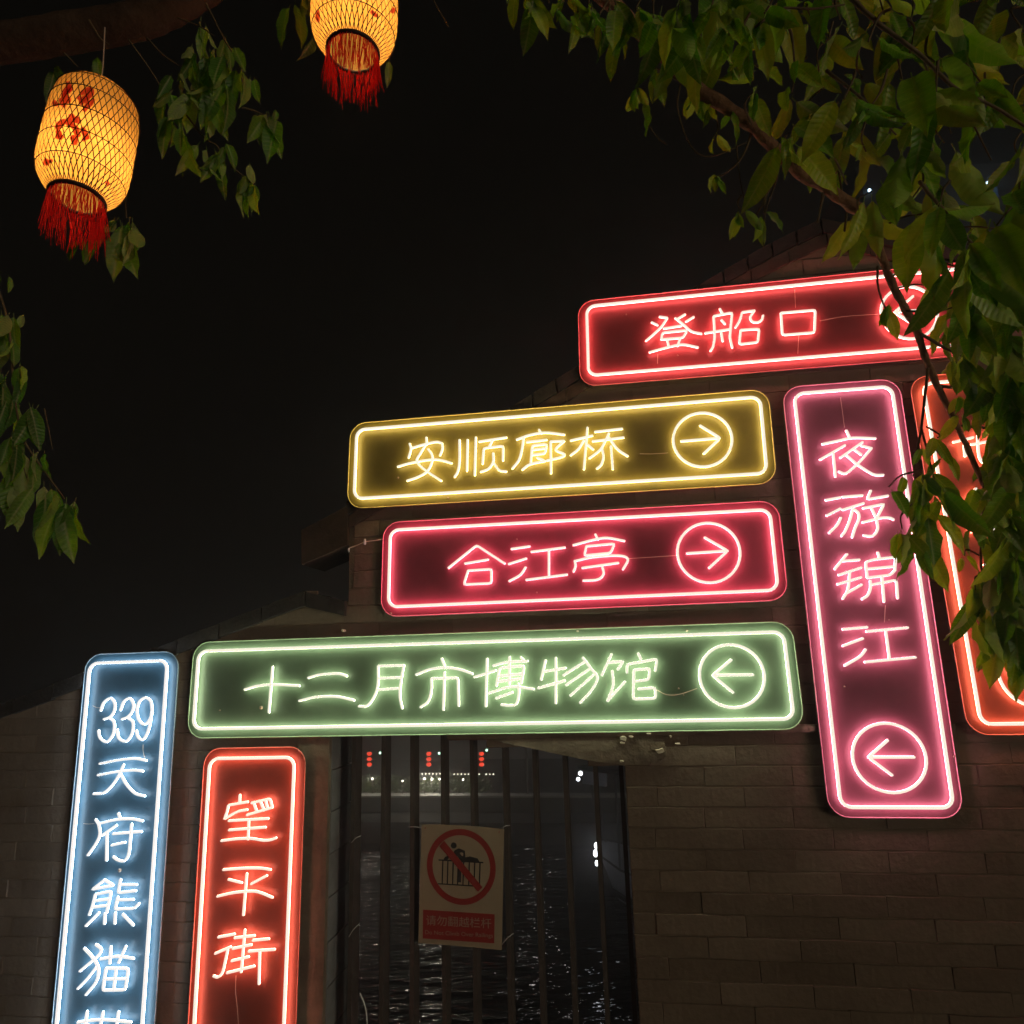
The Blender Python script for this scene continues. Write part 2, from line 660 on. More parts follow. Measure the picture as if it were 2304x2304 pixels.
def brick_mesh(L, H, var):
    L = round(L, 3)
    key = (L, round(H, 3), var)
    if key in brick_cache: return brick_cache[key]
    r = random.Random(hash(key) & 0xffff)
    b = MB()
    d = 0.005
    c = 0.0025
    j = lambda a: r.uniform(-a, a)
    l2, h2 = L / 2, H / 2
    k = 4 if L > .25 else 2
    back, mid, front = [], [], []
    xs = [-l2 + L * i / k for i in range(k + 1)]
    ring = [(x, -h2) for x in xs] + [(x, h2) for x in reversed(xs)]
    n = len(ring)
    for x, z in ring:
        jx, jz = j(.0012), j(.0025)
        back.append((x + jx, 0.01, z + jz))
        mid.append((x + jx, -d + .003, z + jz))
        sgx = (1 if x > 0 else -1) if abs(abs(x) - l2) < 1e-6 else 0
        front.append((x + jx - sgx * c, -d + j(.0015), z + jz - (c if z > 0 else -c)))
    fs = []
    for a in (0, n):
        fs += [(a + i, a + (i + 1) % n, a + n + (i + 1) % n, a + n + i) for i in range(n)]
    m_ = len(xs)
    for i in range(m_ - 1):
        fs.append((2 * n + i, 2 * n + i + 1, 2 * n + n - 2 - i, 2 * n + n - 1 - i))
    b.add(back + mid + front, fs)
    brick_cache[key] = b.mesh('brick', 'brick')
    return brick_cache[key]


cand = []
row = 0
z = 0.02
ztop = wp(1850, 497).z
jgap = 0.007
while z < ztop:
    z1 = z + BH
    zm = (z + z1) / 2
    segs = []
    # left end follows the sloping tops
    xl = x_left
    x = x_left
    while x < x_right and top_z(x) < z1 - .02: x += .03
    xl = x
    xr_ = x_right
    while xr_ > xl + .1 and top_z(xr_) < z1 - .02: xr_ -= .03
    if xl < xr_ - .1:
        segs = [(xl, xr_)]
        if z1 > low_top(x_corner) and xl < x_corner:
            # may be covered again beyond the dip at the corner
            xe = xl
            while xe < x_corner and low_top(xe) > z1 - .02: xe += .02
            if xe < x_corner - .05: segs = [(xl, xe), (x_corner, xr_)]
        if zm < oz_top2:
            ns = []
            # right haunch: opening narrows above its springing
            xr = ox1
            if zm > oz_top:
                a, b_ = wp(1062, 1655), wp(1409, 1718)
                xr = a.x + (b_.x - a.x) * max(0, (a.z - zm) / (a.z - b_.z))
            for a0, a1 in segs:
                if a0 < ox0: ns.append((a0, min(a1, ox0)))
                if a1 > xr: ns.append((max(a0, xr), a1))
            segs = ns
    for a0, a1 in segs:
        ph = (row % 2) * .5 * BL + rnd.uniform(-.04, .04)
        edges = [a0]
        k = math.floor((a0 - x_left - ph) / BL) + 1
        while x_left + ph + k * BL < a1:
            e_ = x_left + ph + k * BL
            if e_ - edges[-1] > .06 and a1 - e_ > .06: edges.append(e_)
            k += 1
        edges.append(a1)
        for p, q in zip(edges, edges[1:]):
            if q - p > .03: cand.append((p, q, z, z1))
    z = z1
    row += 1

scored = []
for p, q, z0, z1 in cand:
    vis = 0
    for i in range(5):
        for kz in (.2, .5, .8):
            v = Vector((p + (q - p) * (i + .5) / 5, 0, z0 + (z1 - z0) * kz))
            X, Y = to_px(v)
            if 0 < X < IMG and 0 < Y < IMG and not any(inquad(v.x, v.z, s) for s in QW.values()):
                vis += 1
    X0, Y0 = to_px(Vector((p, 0, z0)))
    X1, Y1 = to_px(Vector((q, 0, z1)))
    scored.append((vis * abs(X1 - X0) * abs(Y1 - Y0), p, q, z0, z1))
scored.sort(key=lambda t: -t[0])
rest = MB()
nb = 0
for i, (sc, p, q, z0, z1) in enumerate(scored):
    L, H = q - p - .0012, z1 - z0 - .0045
    me = brick_mesh(L, H, rnd.randrange(3))
    loc = Vector(((p + q) / 2, rnd.uniform(-.003, .002), (z0 + z1) / 2)) - WOFF
    if sc > 0 and nb < 298:
        nb += 1
        link('brick', me, wall, loc)
    else:
        rest.add([v.co + loc for v in me.vertices], [tuple(f.vertices) for f in me.polygons])
ro = rest.obj('brickwork', 'brick', wall)
ro['kind'] = 'stuff'
print('bricks', len(scored), 'parts', nb, 'visible', sum(1 for s_ in scored if s_[0] > 0))

# smooth plaster lintel haunch right of the opening head, with chipped edge
a, b_, c_, d_ = wp(1050, 1652), wp(1329, 1711), wp(1409, 1720), wp(1409, 1668)
lp = MB()
lp.prism([(wp(1000, 1600).x, wp(1000, 1600).z), (wp(1000, 1640).x, wp(1000, 1640).z), (a.x, a.z), (b_.x, b_.z), (c_.x + .01, c_.z), (wp(1480, 1714).x, wp(1480, 1714).z),
          (wp(1500, 1700).x, wp(1500, 1700).z), (wp(1495, 1668).x, wp(1495, 1668).z), (wp(1470, 1668).x, wp(1470, 1668).z + .0), (wp(1470, 1600).x, wp(1470, 1600).z)], -.021, TH + .002)
lp.obj('lintel', 'plaster', wall, WOFF)
# rounded ledge that runs under the green sign
ll = MB()
pa, pb = wp(1010, 1664, -.02), wp(1832, 1645, -.02)
pts = [pa.lerp(pb, i / 24) + Vector((0, rnd.uniform(-.002, .002), rnd.uniform(-.002, .002))) for i in range(25)]
ll.tube([p + Vector((0, .006, .012)) for p in pts], .018, 10)
ll.obj('ledge', 'plaster', wall, WOFF, smooth=True)
for (X, Y, w, h) in ((1402, 1660, 20, 18), (1400, 1671, 13, 7), (1398, 1712, 12, 6), (1525, 1673, 20, 4), (1459, 1650, 14, 4), (1483, 1690, 24, 20), (1509, 1656, 6, 8), (1420, 1657, 12, 8),
                     (775, 1419, 8, 7), (1300, 1421, 8, 6), (1545, 1420, 10, 5)):
    fl = MB()
    n = 7
    poly = []
    for i in range(n):
        a_ = -2 * math.pi * i / n
        k = rnd.uniform(.35, 1.0)
        q = wp(X + w * .5 * k * math.cos(a_), Y + h * .5 * k * math.sin(a_), -.026)
        poly.append((q.x, q.z))
    fl.prism(poly, -.046 - rnd.uniform(0, .006), -.016)
    fl.obj('plaster_chip', 'flake', wall, WOFF)

# left reveal of the opening (smooth grey render), threshold
rv = MB()
seg = 12
z0, z1 = 0, oz_top2
for i in range(seg):
    za, zb = z0 + (z1 - z0) * i / seg + .003, z0 + (z1 - z0) * (i + 1) / seg - .003
    rr = MB()
    rr.box((ox0 - .02, .012, za), (ox0 + .012 + rnd.uniform(-.002, .002), TH + .004, zb))
    rr.obj('reveal_block', 'reveal', wall, WOFF)
pj = MB()   # render band on the face beside the opening
pj.box((ox0 - .155, -.0185, .0), (ox0 + .008, .012, oz_top2 + .05))
pj.obj('jamb_render', 'plaster', wall, WOFF)

# sloping coping of the low wall and gable verge
def course(fn, xa, xb, n, name, m, y0, y1, dz0, dz1, gapk=.006):
    for i in range(n):
        x0 = xa + (xb - xa) * i / n + gapk / 2
        x1 = xa + (xb - xa) * (i + 1) / n - gapk / 2
        b = MB()
        dz = rnd.uniform(-.006, .006)
        b.prism([(x0, fn(x0) + dz0 + dz), (x1, fn(x1) + dz0 + dz), (x1, fn(x1) + dz1 + dz), (x0, fn(x0) + dz1 + dz)], y0 + rnd.uniform(-.001, .006), y1)
        b.obj(name, m, wall, WOFF)


course(low_top, x_left, wp(692, 1333).x, 9, 'coping_stone', 'roof', -.035, TH + .05, -.075, 0.0)
course(low_top, wp(692, 1333).x + .004, x_corner - .004, 1, 'coping_stone', 'roof', -.035, TH + .05, -.075, 0.0)
xv0 = wp(680, 1192).x
course(gab, x_corner, x_right, 22, 'verge_board', 'wood', -.022, TH + .05, -.15, -.085)
course(gab, x_corner - .02, x_right, 34, 'roof_tile', 'roof', -.027, TH + .12, -.075, 0.0, .01)
# eave bracket that sticks out past the corner
eb = MB()
ep = [wp(682, 1195), wp(683, 1272), wp(715, 1258), wp(750, 1243), wp(772, 1232), wp(786, 1228), wp(786, 1140)]
ep = [(p.x, p.z) for p in ep]
eb.prism(ep[::-1], -.025, TH)
eb.obj('eave_bracket', 'wood', wall, WOFF)
cb = MB()
pts = smooth_path([wp(x, y, -.035) for x, y in ((784, 1234), (805, 1226), (822, 1219), (842, 1216), (862, 1213))])
cb.tube(pts, .0022, 6)
cbo = MB()
c1, c2 = wp(821, 1219, -.04), wp(785, 1238, -.04)
o = cb.obj('cable', 'wire', wall, WOFF, smooth=True)
cbo.tube([c1 + Vector((0, 0, -.011)), c1 + Vector((.002, -.006, 0)), c1 + Vector((0, 0, .011))], .006, 8)
cbo.obj('cable_clip', 'tie', wall, WOFF, smooth=True)
cbo = MB()
cbo.tube([c2 + Vector((0, 0, -.008)), c2 + Vector((.001, -.006, 0)), c2 + Vector((0, 0, .008))], .004, 8)
cbo.obj('cable_clip', 'tie', wall, WOFF, smooth=True)

# ------------------------------------------------------------------ gate of steel fins
YF = 0.10
gate = empty('barred_gate', MW @ Matrix.Translation(((ox0 + ox1) / 2, YF, 0)))
tag(gate, 'dark steel gate of upright flat bars closing the opening above the river', 'gate')
GOFF = Vector(((ox0 + ox1) / 2, YF, 0))
fz = oz_top2 + .04
xs = [wp(x, 1830, YF).x for x in (801, 868, 933, 1002, 1068, 1141, 1209, 1277, 1345, 1403)]
fm = MB()
fm.box((-.010, -.045, .03), (.010, .045, fz))
fme = fm.mesh('bar', 'fin')
for x in xs:
    link('bar', fme, gate, Vector((x, YF, 0)) - GOFF)
for za in (.12,):
    r_ = MB()
    r_.box((ox0 + .015, YF - .012, za), (ox1, YF + .012, za + .05))
    r_.obj('rail', 'fin', gate, GOFF)
r_ = MB()
r_.box((ox0 + .015, YF - .045, fz - .04), (ox1, YF + .045, fz))
r_.obj('rail', 'fin', gate, GOFF)
for (A, B) in (((791, 1896), (813, 1880)), ((785, 2108), (809, 2078)), ((1129, 1864), (1147, 1857)), ((1128, 2126), (1155, 2100)), ((918, 1861), (950, 1863))):
    t_ = MB()
    p, q = wp(*A, y=YF - .048), wp(*B, y=YF - .05)
    m_ = (p + q) / 2 + Vector((0, -.012, .006))
    t_.tube(smooth_path([p, m_, q], 4), .0018, 5)
    t_.obj('cable_tie', 'tie', gate, GOFF)
t_ = MB()
t_.tube(smooth_path([wp(x, y, YF - .06) for x, y in ((810, 2235), (820, 2260), (825, 2285), (826, 2320))]), .003, 6)
t_.obj('cable', 'tie', gate, GOFF, smooth=True)

# ------------------------------------------------------------------ prohibition sign tied to the gate
YS = YF - .058
bc = [wp(x, y, YS) for x, y in ((949, 1854), (1134, 1865), (1129, 2137), (941, 2121))]   # TL TR BR BL


def bl(u, v):      # u right, v down
    p = (bc[0] * (1 - u) + bc[1] * u) * (1 - v) + (bc[3] * (1 - u) + bc[2] * u) * v
    return p


Z1 = lambda X, Y: (930 + X * .11387, 1840 + Y * .11387)


def bpt(px, py, dy=0.0):
    p = wp(px, py, YS)
    return Vector((p.x, YS + dy, p.z))


ps = empty('prohibition_sign', MW @ Matrix.Translation(bl(.5, 1)))
tag(ps, 'small cream no-climbing sign with a red crossed circle tied to the gate bars', 'sign')
POFF = bl(.5, 1)
b = MB()
N = 8
front, back = [], []
for j in range(N + 1):
    for i in range(N + 1):
        u, v = i / N, j / N
        p = bl(u, v)
        warp = .004 * math.sin(u * 3.1) * (1 - v) - .006 * (u - .5) ** 2
        front.append(p + Vector((0, 0, warp)))
        back.append(p + Vector((0, .003, warp)))
n1 = (N + 1) ** 2
fs = []
for j in range(N):
    for i in range(N):
        a_ = j * (N + 1) + i
        fs.append((a_, a_ + 1, a_ + N + 2, a_ + N + 1))
        fs.append((n1 + a_, n1 + a_ + N + 1, n1 + a_ + N + 2, n1 + a_ + 1))
rim = [i for i in range(N + 1)] + [(j) * (N + 1) + N for j in range(1, N + 1)] + [N * (N + 1) + i for i in range(N - 1, -1, -1)] + [j * (N + 1) for j in range(N - 1, 0, -1)]
for a_, c_ in zip(rim, rim[1:] + rim[:1]): fs.append((a_, n1 + a_, n1 + c_, c_))
b.add(front + back, fs)
b.obj('board', 'board', ps, POFF)
# ring
rg = MB()
cx, cy = Z1(950, 970)
n = 56
vo, vi = [], []
for i in range(n):
    a_ = 2 * math.pi * i / n
    skew = .06
    X, Y = math.cos(a_), math.sin(a_)
    vo.append(bpt(cx + 77.5 * X, cy + 85.5 * Y + skew * 77 * X, -.0012))
    vi.append(bpt(cx + 65 * X, cy + 71.5 * Y + skew * 65 * X, -.0012))
rg.add(vo + vi, [(i, (i + 1) % n, n + (i + 1) % n, n + i) for i in range(n)])
rg.obj('red_ring', 'redprint', ps, POFF)


def flat(name, polys, m, dy, zf=Z1):
    b = MB()
    for poly in polys:
        b.add([bpt(*zf(*p), dy=dy) for p in poly], [tuple(range(len(poly)))])
    return b.obj(name, m, ps, POFF)


flat('red_slash', [[(520, 560), (610, 450), (1370, 1370), (1280, 1460)]], 'redprint', -.0030)
hd = [(800 + 58 * math.cos(a / 12 * 6.283), 545 + 62 * math.sin(a / 12 * 6.283)) for a in range(12)]
flat('climber_head', [hd], 'blackprint', -.0016)
flat('climber_body', [[(820, 640), (900, 600), (1020, 650), (1030, 780), (1120, 760), (1270, 800), (1310, 870), (1230, 880), (1100, 850), (1010, 885), (960, 880), (890, 780), (790, 690)],
                      ], 'blackprint', -.0018)
flat('climber_arm_gap', [[(915, 690), (965, 680), (990, 700), (985, 750), (960, 750)]], 'board', -.0022)
flat('climber_foot', [[(600, 830), (620, 780), (690, 745), (700, 790), (690, 825)]], 'blackprint', -.0018)
flat('climber_leg', [[(880, 990), (950, 1050), (945, 1275), (885, 1275)]], 'blackprint', -.0018)
flat('drawn_rail', [[(500, 818), (1385, 870), (1385, 898), (500, 845)]], 'blackprint', -.0016)
flat('drawn_rail', [[(490, 1290), (1240, 1335), (1240, 1362), (490, 1312)]], 'blackprint', -.0016)
for X in (585, 685, 790, 995, 1108, 1215, 1320, 888):
    y0_ = 850 + (X - 585) * .055
    flat('drawn_bar', [[(X - 12, y0_), (X + 12, y0_), (X - 2, 1300 + (X - 585) * .06), (X - 24, 1300 + (X - 585) * .06)]], 'blackprint', -.0014)
Z2 = lambda X, Y: (930 + X * .11387, 2020 + Y * .11387)
flat('red_panel', [[(195, 232), (1608, 325), (1600, 900), (190, 800)]], 'redprint', -.0014, Z2)
for A in ((240, 200), (1700, 275)):
    b = MB()
    p = bpt(*Z1(*A), dy=-.003)
    b.tube([p, p + Vector((0, -.002, 0))], .003, 8)
    b.obj('eyelet', 'redprint', ps, POFF)


def text_obj(body, name, A, B, height, m, dy):
    """flat lettering between two pixel points of the board"""
    cu = bpy.data.curves.new(name, 'FONT')
    cu.body = body
    cu.resolution_u = 3
    to = bpy.data.objects.new('tmp', cu)
    COL.objects.link(to)
    dg = bpy.context.evaluated_depsgraph_get()
    me = bpy.data.meshes.new_from_object(to.evaluated_get(dg))
    bpy.data.objects.remove(to)
    xs_ = [v.co.x for v in me.vertices]
    ys_ = [v.co.y for v in me.vertices]
    p, q = bpt(*A, dy=dy), bpt(*B, dy=dy)
    w = max(xs_) - min(xs_)
    h = max(ys_) - min(ys_)
    for v in me.vertices:
        u = (v.co.x - min(xs_)) / w
        t = (v.co.y - min(ys_)) / h
        v.co = p.lerp(q, u) + Vector((0, 0, height * t)) - POFF
    me.materials.clear()
    me.materials.append(M[m])
    return link(name, me, ps)


sc_h = (bpt(1000, 2060).z - bpt(1000, 2082).z)
text_obj('请勿翻越栏杆', 'sign_lettering', Z2(255, 535), Z2(1545, 605), sc_h * 1.02, 'whiteprint', -.0022)
text_obj('Do Not Climb Over Railings', 'sign_lettering', Z2(235, 740), Z2(1575, 810), sc_h * .55, 'whiteprint', -.0022)

# ------------------------------------------------------------------ neon signs
YP0, YP1, YT = -.030, -.038, -.063        # panel back, panel front, tube centre


def line_isect(p, d, q, e_):
    den = d[0] * e_[1] - d[1] * e_[0]
    t = ((q[0] - p[0]) * e_[1] - (q[1] - p[1]) * e_[0]) / den
    return (p[0] + d[0] * t, p[1] + d[1] * t)


def inset(q, r):
    n = len(q)
    cx_ = sum(p[0] for p in q) / n
    cz_ = sum(p[1] for p in q) / n
    L = []
    for i in range(n):
        a, b = q[i], q[(i + 1) % n]
        d = (b[0] - a[0], b[1] - a[1])
        l = math.hypot(*d)
        nx, nz = -d[1] / l, d[0] / l
        if (cx_ - a[0]) * nx + (cz_ - a[1]) * nz < 0: nx, nz = -nx, -nz
        L.append(((a[0] + nx * r, a[1] + nz * r), d))
    return [line_isect(*L[i - 1], *L[i]) for i in range(n)]


def rounded(q, r, k=6):
    n = len(q)
    out = []
    for i in range(n):
        a, b, c = Vector(q[i - 1]), Vector(q[i]), Vector(q[(i + 1) % n])
        p = b + (a - b).normalized() * r
        s = b + (c - b).normalized() * r
        for j in range(k + 1):
            t = j / k
            w = .7071
            den = (1 - t) ** 2 + 2 * w * t * (1 - t) + t * t
            out.append((p * (1 - t) ** 2 + b * 2 * w * t * (1 - t) + s * t * t) / den)
    return out


def crop(x0, y0, s):
    return lambda p: (x0 + p[0] * s, y0 + p[1] * s)


M['core'] = emis('neon_core', (1.0, .925, .76), 1.0)
M['core_blue'] = emis('neon_core_cool', (1.0, .95, .90), 1.0)


def add_core(o, pts, r, key, closed=False):
    """the cream-white lit face of the flexible neon, along the front of its coloured jacket"""
    me = o.data
    me.materials.append(M['core_blue' if key == 'blue' else 'core'])
    b = MB()
    fr_ = [p + Vector((0, -r * .55, 0)) for p in pts]
    (b.ring if closed else b.tube)(fr_, r * .98, 8)
    m2 = b.mesh('core', 'core', o.get('off_') and Vector(o['off_']) or None)
    bm = bmesh.new()
    bm.from_mesh(me)
    n0 = len(bm.faces)
    bm.from_mesh(m2)
    bm.faces.ensure_lookup_table()
    for f in bm.faces[n0:]: f.material_index = 1
    for f in bm.faces: f.smooth = True
    bm.to_mesh(me)
    bm.free()
    bpy.data.meshes.remove(m2)
    if 'off_' in o: del o['off_']
    return o


def neon(name, pts, r, m_, parent, off, key, closed=False):
    b = MB()
    (b.ring if closed else b.tube)(pts, r, 8)
    o = b.obj(name, m_, parent, off, smooth=True)
    o['off_'] = tuple(off)
    return add_core(o, pts, r, key, closed)


def panel_mat(name, col):
    m = mat('acrylic_' + name, col, 0.42, 0.3, noise=0.20, nscale=5.0)
    return m


def parse(txt):
    """'~' = curve; 'o' = closed outline"""
    out = []
    for s in txt.split(';'):
        s = s.strip()
        if not s: continue
        k = ''
        while s[0] in '~o':
            k += s[0]
            s = s[1:]
        n = [float(v) for v in s.replace(',', ' ').split()]
        out.append((k, list(zip(n[::2], n[1::2]))))
    return out


def make_sign(key, name, label, panel, tube, texts, arrow=None, wires=(), bolts=(), group=None, rt_=.0070, rim=None):
    q3 = [wp(*p, y=YP1) for p in SIGNS_PX[key]]
    base = (q3[2] + q3[3]) / 2
    base.y = 0
    sg = empty(name, MW @ Matrix.Translation(base))
    tag(sg, label, 'neon sign', group)
    mp_ = panel_mat(key, tuple(c * .34 for c in panel))
    mt_ = emis('neon_' + key, tube, 3.0)
    mc_ = mt_
    q = [(p.x, p.z) for p in q3]
    rr = rounded(q, .085)
    MB().prism([tuple(p) for p in rr], YP1, YP0).obj('panel', mp_, sg, base)
    me_ = mat('edge_' + key, rim or tuple(min(.8, c * 1.5 + .08) for c in panel), .3, .5)  # paler rim colour stands in for the glow of the edge-lit acrylic
    MB().ring([Vector((p[0], YP1 - .0005, p[1])) for p in rounded(q, .085)], .0022, 6).obj('edge_trim', me_, sg, base)
    qi = inset(q, .046)
    neon('border_tube', [Vector((p[0], YT, p[1])) for p in rounded(qi, .045, 5)], rt_, mt_, sg, base, key, True)
    ms_ = MB()
    for p in inset(q, .075):
        st = MB()
        st.tube([Vector((p[0], YP0 + .001, p[1])), Vector((p[0], .0, p[1]))], .008, 8, cap=False)
        st.obj('standoff', 'bolt', sg, base)
    for cr_, txt in texts:
        ch = None
        st_ = parse(txt)
        P3 = []
        for k, pts in st_:
            v = [wp(*cr_(p), y=YT) for p in pts]
            if 'o' in k: v.append(v[0].copy())
            P3.append((k, v))
        allp = [v for _, vv in P3 for v in vv]
        c0 = sum(allp, Vector()) / len(allp)
        ch = empty('character', Matrix.Translation(c0 - base), sg)
        for i, (k, v) in enumerate(P3):
            v = smooth_path(v) if '~' in k else corner_path(v)
            off = Vector((0, -.0015 * (i % 3), 0))
            neon('neon_stroke', [p + off for p in v], rt_ * .80, mt_, ch, c0, key)
    if arrow:
        cr_, (cx_, cy_, rx_, ry_), txt = arrow
        c0 = wp(*cr_((cx_, cy_)), y=YT)
        c0 = wp(*cr_((cx_, cy_)), y=YT)
        pts = []
        ex = (wp(*cr_((cx_ + rx_, cy_)), y=YT) - wp(*cr_((cx_ - rx_, cy_)), y=YT)).length / 2
        ez = (wp(*cr_((cx_, cy_ - ry_)), y=YT) - wp(*cr_((cx_, cy_ + ry_)), y=YT)).length / 2
        rc = (ex + ez) / 2
        for i in range(40):
            a_ = 2 * math.pi * i / 40
            pts.append(c0 + Vector((ex * math.cos(a_), 0, ez * math.sin(a_))))
        print(key, 'circle', round(ex, 3), round(ez, 3))
        neon('circle_tube', pts, rt_ * .85, mt_, sg, base, key, True)
        ar = empty('arrow', Matrix.Translation(c0 - base), sg)
        for i, (k, p) in enumerate(parse(txt)):
            v = corner_path([wp(*cr_(a), y=YT - .001 * i) for a in p])
            neon('neon_stroke', v, rt_ * .85, mt_, ar, c0, key)
    for w in wires:
        v = smooth_path([wp(x, y, y=YP1 - .003) for x, y in w])
        MB().tube(v, .0013, 5).obj('wire', 'wire', sg, base)
    for x, y, r_ in bolts:
        p = wp(x, y, YP1)
        MB().tube([p, p + Vector((0, -.004, 0))], r_, 10).obj('bolt', 'bolt', sg, base)
    return sg


GN = 'neon direction signs on the brick wall'
A_ = crop(1280, 600, .3209)
R5 = crop(1700, 600, .31263)
make_sign('red', 'neon_sign', 'red horizontal neon sign, topmost on the wall, reading 登船口', (.55, .115, .13), (7.0, 1.5, 1.35), [
    (A_, '635 352 690 360; ~690 362 650 420 600 470 540 522; 580 393 622 413; 815 335 760 368; ~745 362 800 405 860 455 930 472; 875 355 820 388; 665 435 790 415; 648 512 655 465 830 447 800 500 648 512; 690 520 700 560; 778 505 762 557; ~565 602 700 565 800 548 905 568'),
    (A_, '1058 297 1078 330; ~1015 350 1020 430 1022 500 1010 560 992 592; 1015 350 1060 340 1145 325 1135 420 1128 500 1145 570; 1070 375 1095 403; 955 468 1130 440; 1068 465 1078 525; ~1215 322 1198 375 1168 427; 1215 322 1300 310; ~1300 310 1272 355 1285 388 1325 392 1352 372 1361 345; o1205 445 1335 437 1325 530 1195 545'),
    (A_, 'o1487 325 1728 305 1722 462 1497 480'),
], (R5, (1105, 330, 203, 188), '1000 328 1225 310; 1132 213 1000 328 1140 420'),
    wires=[[(1788, 652), (1790, 692)], [(1797, 755), (1795, 796)], [(1845, 722), (1900, 712), (1976, 707)], [(1480, 797), (1479, 818)]],
    bolts=[(1409, 708, .004), (1525, 800, .004)], group=GN)

B_ = crop(770, 870, .35197)
C2 = crop(1400, 850, .20704)
make_sign('yellow', 'neon_sign', 'yellow horizontal neon sign reading 安顺廊桥 with a right-pointing arrow', (.47, .37, .09), (4.5, 3.5, 1.35), [
    (B_, '538 325 540 372; ~432 365 440 400 425 455; ~440 396 520 372 600 355 638 362; ~638 362 640 400 625 440; ~550 400 575 440 572 490 540 545 480 580 415 602; ~530 380 500 430 478 480 540 540 635 603; ~355 512 430 490 540 470 620 468 700 490'),
    (B_, '~750 340 750 470 740 540 718 578; 802 340 798 540; 855 325 848 568; 875 352 1050 325; 960 345 940 385; 898 495 905 395 1030 380 1028 475; ~965 425 965 480 935 525 885 545; ~970 490 1005 535 1050 543'),
    (B_, '1258 275 1275 300; ~1115 340 1200 310 1300 295 1420 308; ~1160 330 1150 400 1130 470 1088 525; 1180 355 1308 340; 1205 490 1215 378 1308 368 1298 428 1212 438; 1214 406 1300 396; ~1150 532 1200 497 1300 475; 1245 455 1285 470; 1332 352 1420 348; ~1420 348 1365 402 1420 432 1395 452 1310 472; 1332 352 1335 555'),
    (B_, '1460 345 1600 313; 1568 262 1545 530; ~1545 345 1510 400 1460 440; 1570 372 1605 402; 1615 290 1790 270; ~1705 300 1660 390 1620 430 1580 458; 1600 350 1800 325; ~1705 325 1760 400 1825 445; ~1662 402 1670 450 1655 500 1628 525; 1718 380 1730 528'),
], (C2, (872, 672, 320, 293), '640 690 1060 655; 845 520 1065 655 885 825'),
    wires=[[(1440, 1021), (1470, 1021), (1503, 1019)]], bolts=[(896, 1075, .005), (1008, 1120, .005)], group=GN)

C_ = crop(840, 1120, .4969)
make_sign('rose', 'neon_sign', 'rose pink horizontal neon sign reading 合江亭 with a right-pointing arrow', (.52, .12, .175), (6.3, 1.45, 1.85), [
    (C_, '340 318 468 215 595 298; 415 298 520 280; o430 330 535 323 535 387 410 393'),
    (C_, '625 232 708 220; 613 300 693 275; ~690 315 665 350 615 378; 715 245 868 225; 795 240 795 350; 692 372 878 348'),
    (C_, '1005 165 1018 190; ~905 215 1000 190 1060 182 1138 196; o965 220 1092 208 1075 250 955 262; ~912 285 915 310 906 335; ~912 287 1000 268 1110 262 1152 278 1130 325; 945 318 1110 295; ~1035 305 1042 345 1015 370 950 375'),
], (C_, (1518, 248, 142, 135), '1420 252 1605 240; 1500 180 1605 240 1520 318'),
    wires=[[(1415, 1257), (1460, 1254), (1522, 1250)]], bolts=[(880, 1380, .005), (1163, 1213, .004), (1208, 1333, .004)], group=GN)

D_ = crop(420, 1400, .36232)
E_ = crop(1050, 1400, .39855)
make_sign('green', 'neon_sign', 'long green horizontal neon sign reading 十二月市博物馆 above the barred opening', (.25, .37, .23), (4.4, 4.8, 3.3), [
    (D_, '~360 418 440 395 540 388 700 395; 535 275 512 560'),
    (D_, '~755 345 830 325 940 320 995 335; ~700 488 800 465 930 462 1040 485'),
    (D_, '1190 272 1350 268; ~1190 272 1190 370 1175 440 1140 500 1110 522 1070 522; ~1350 268 1335 350 1325 450 1340 535; 1195 348 1335 343; 1180 420 1325 410'),
    (D_, '1583 225 1602 272; ~1425 325 1520 290 1620 283 1700 295 1775 320; 1602 310 1595 545; ~1520 350 1520 420 1500 490 1452 528; 1520 350 1685 345 1690 520'),
    (E_, '115 205 108 475; 42 310 165 272; ~150 245 230 225 345 220; 242 195 240 350; 305 198 325 218; 168 360 185 258 325 245 308 345; 182 305 318 290; 178 335 312 318; ~125 400 250 365 380 378; 165 430 258 395; ~292 345 295 400 280 460 240 470 195 465'),
    (E_, '445 215 420 325; 430 280 560 258; 403 372 555 330; 503 200 503 458; 545 300 668 222; ~655 200 700 260 738 315 700 390 640 455; 560 355 695 262; 585 415 715 298'),
    (E_, '818 180 762 300; 800 228 885 220 852 268; ~822 275 826 360 795 445; 795 445 895 335; 968 175 985 208; 905 285 905 238 1075 208 1065 275; 945 270 940 435 1068 430 1065 370 968 378; 945 270 1035 262 1028 325 945 335'),
], (E_, (1497, 303, 183, 178), '1390 300 1618 297; 1495 212 1390 300 1505 397'),
    wires=[[(1477, 1552), (1500, 1563), (1530, 1562), (1568, 1549)]], bolts=[(588, 1592, .009), (495, 1598, .004), (1527, 1549, .004), (1538, 1564, .003)], group=GN, rim=(.35, .5, .3))

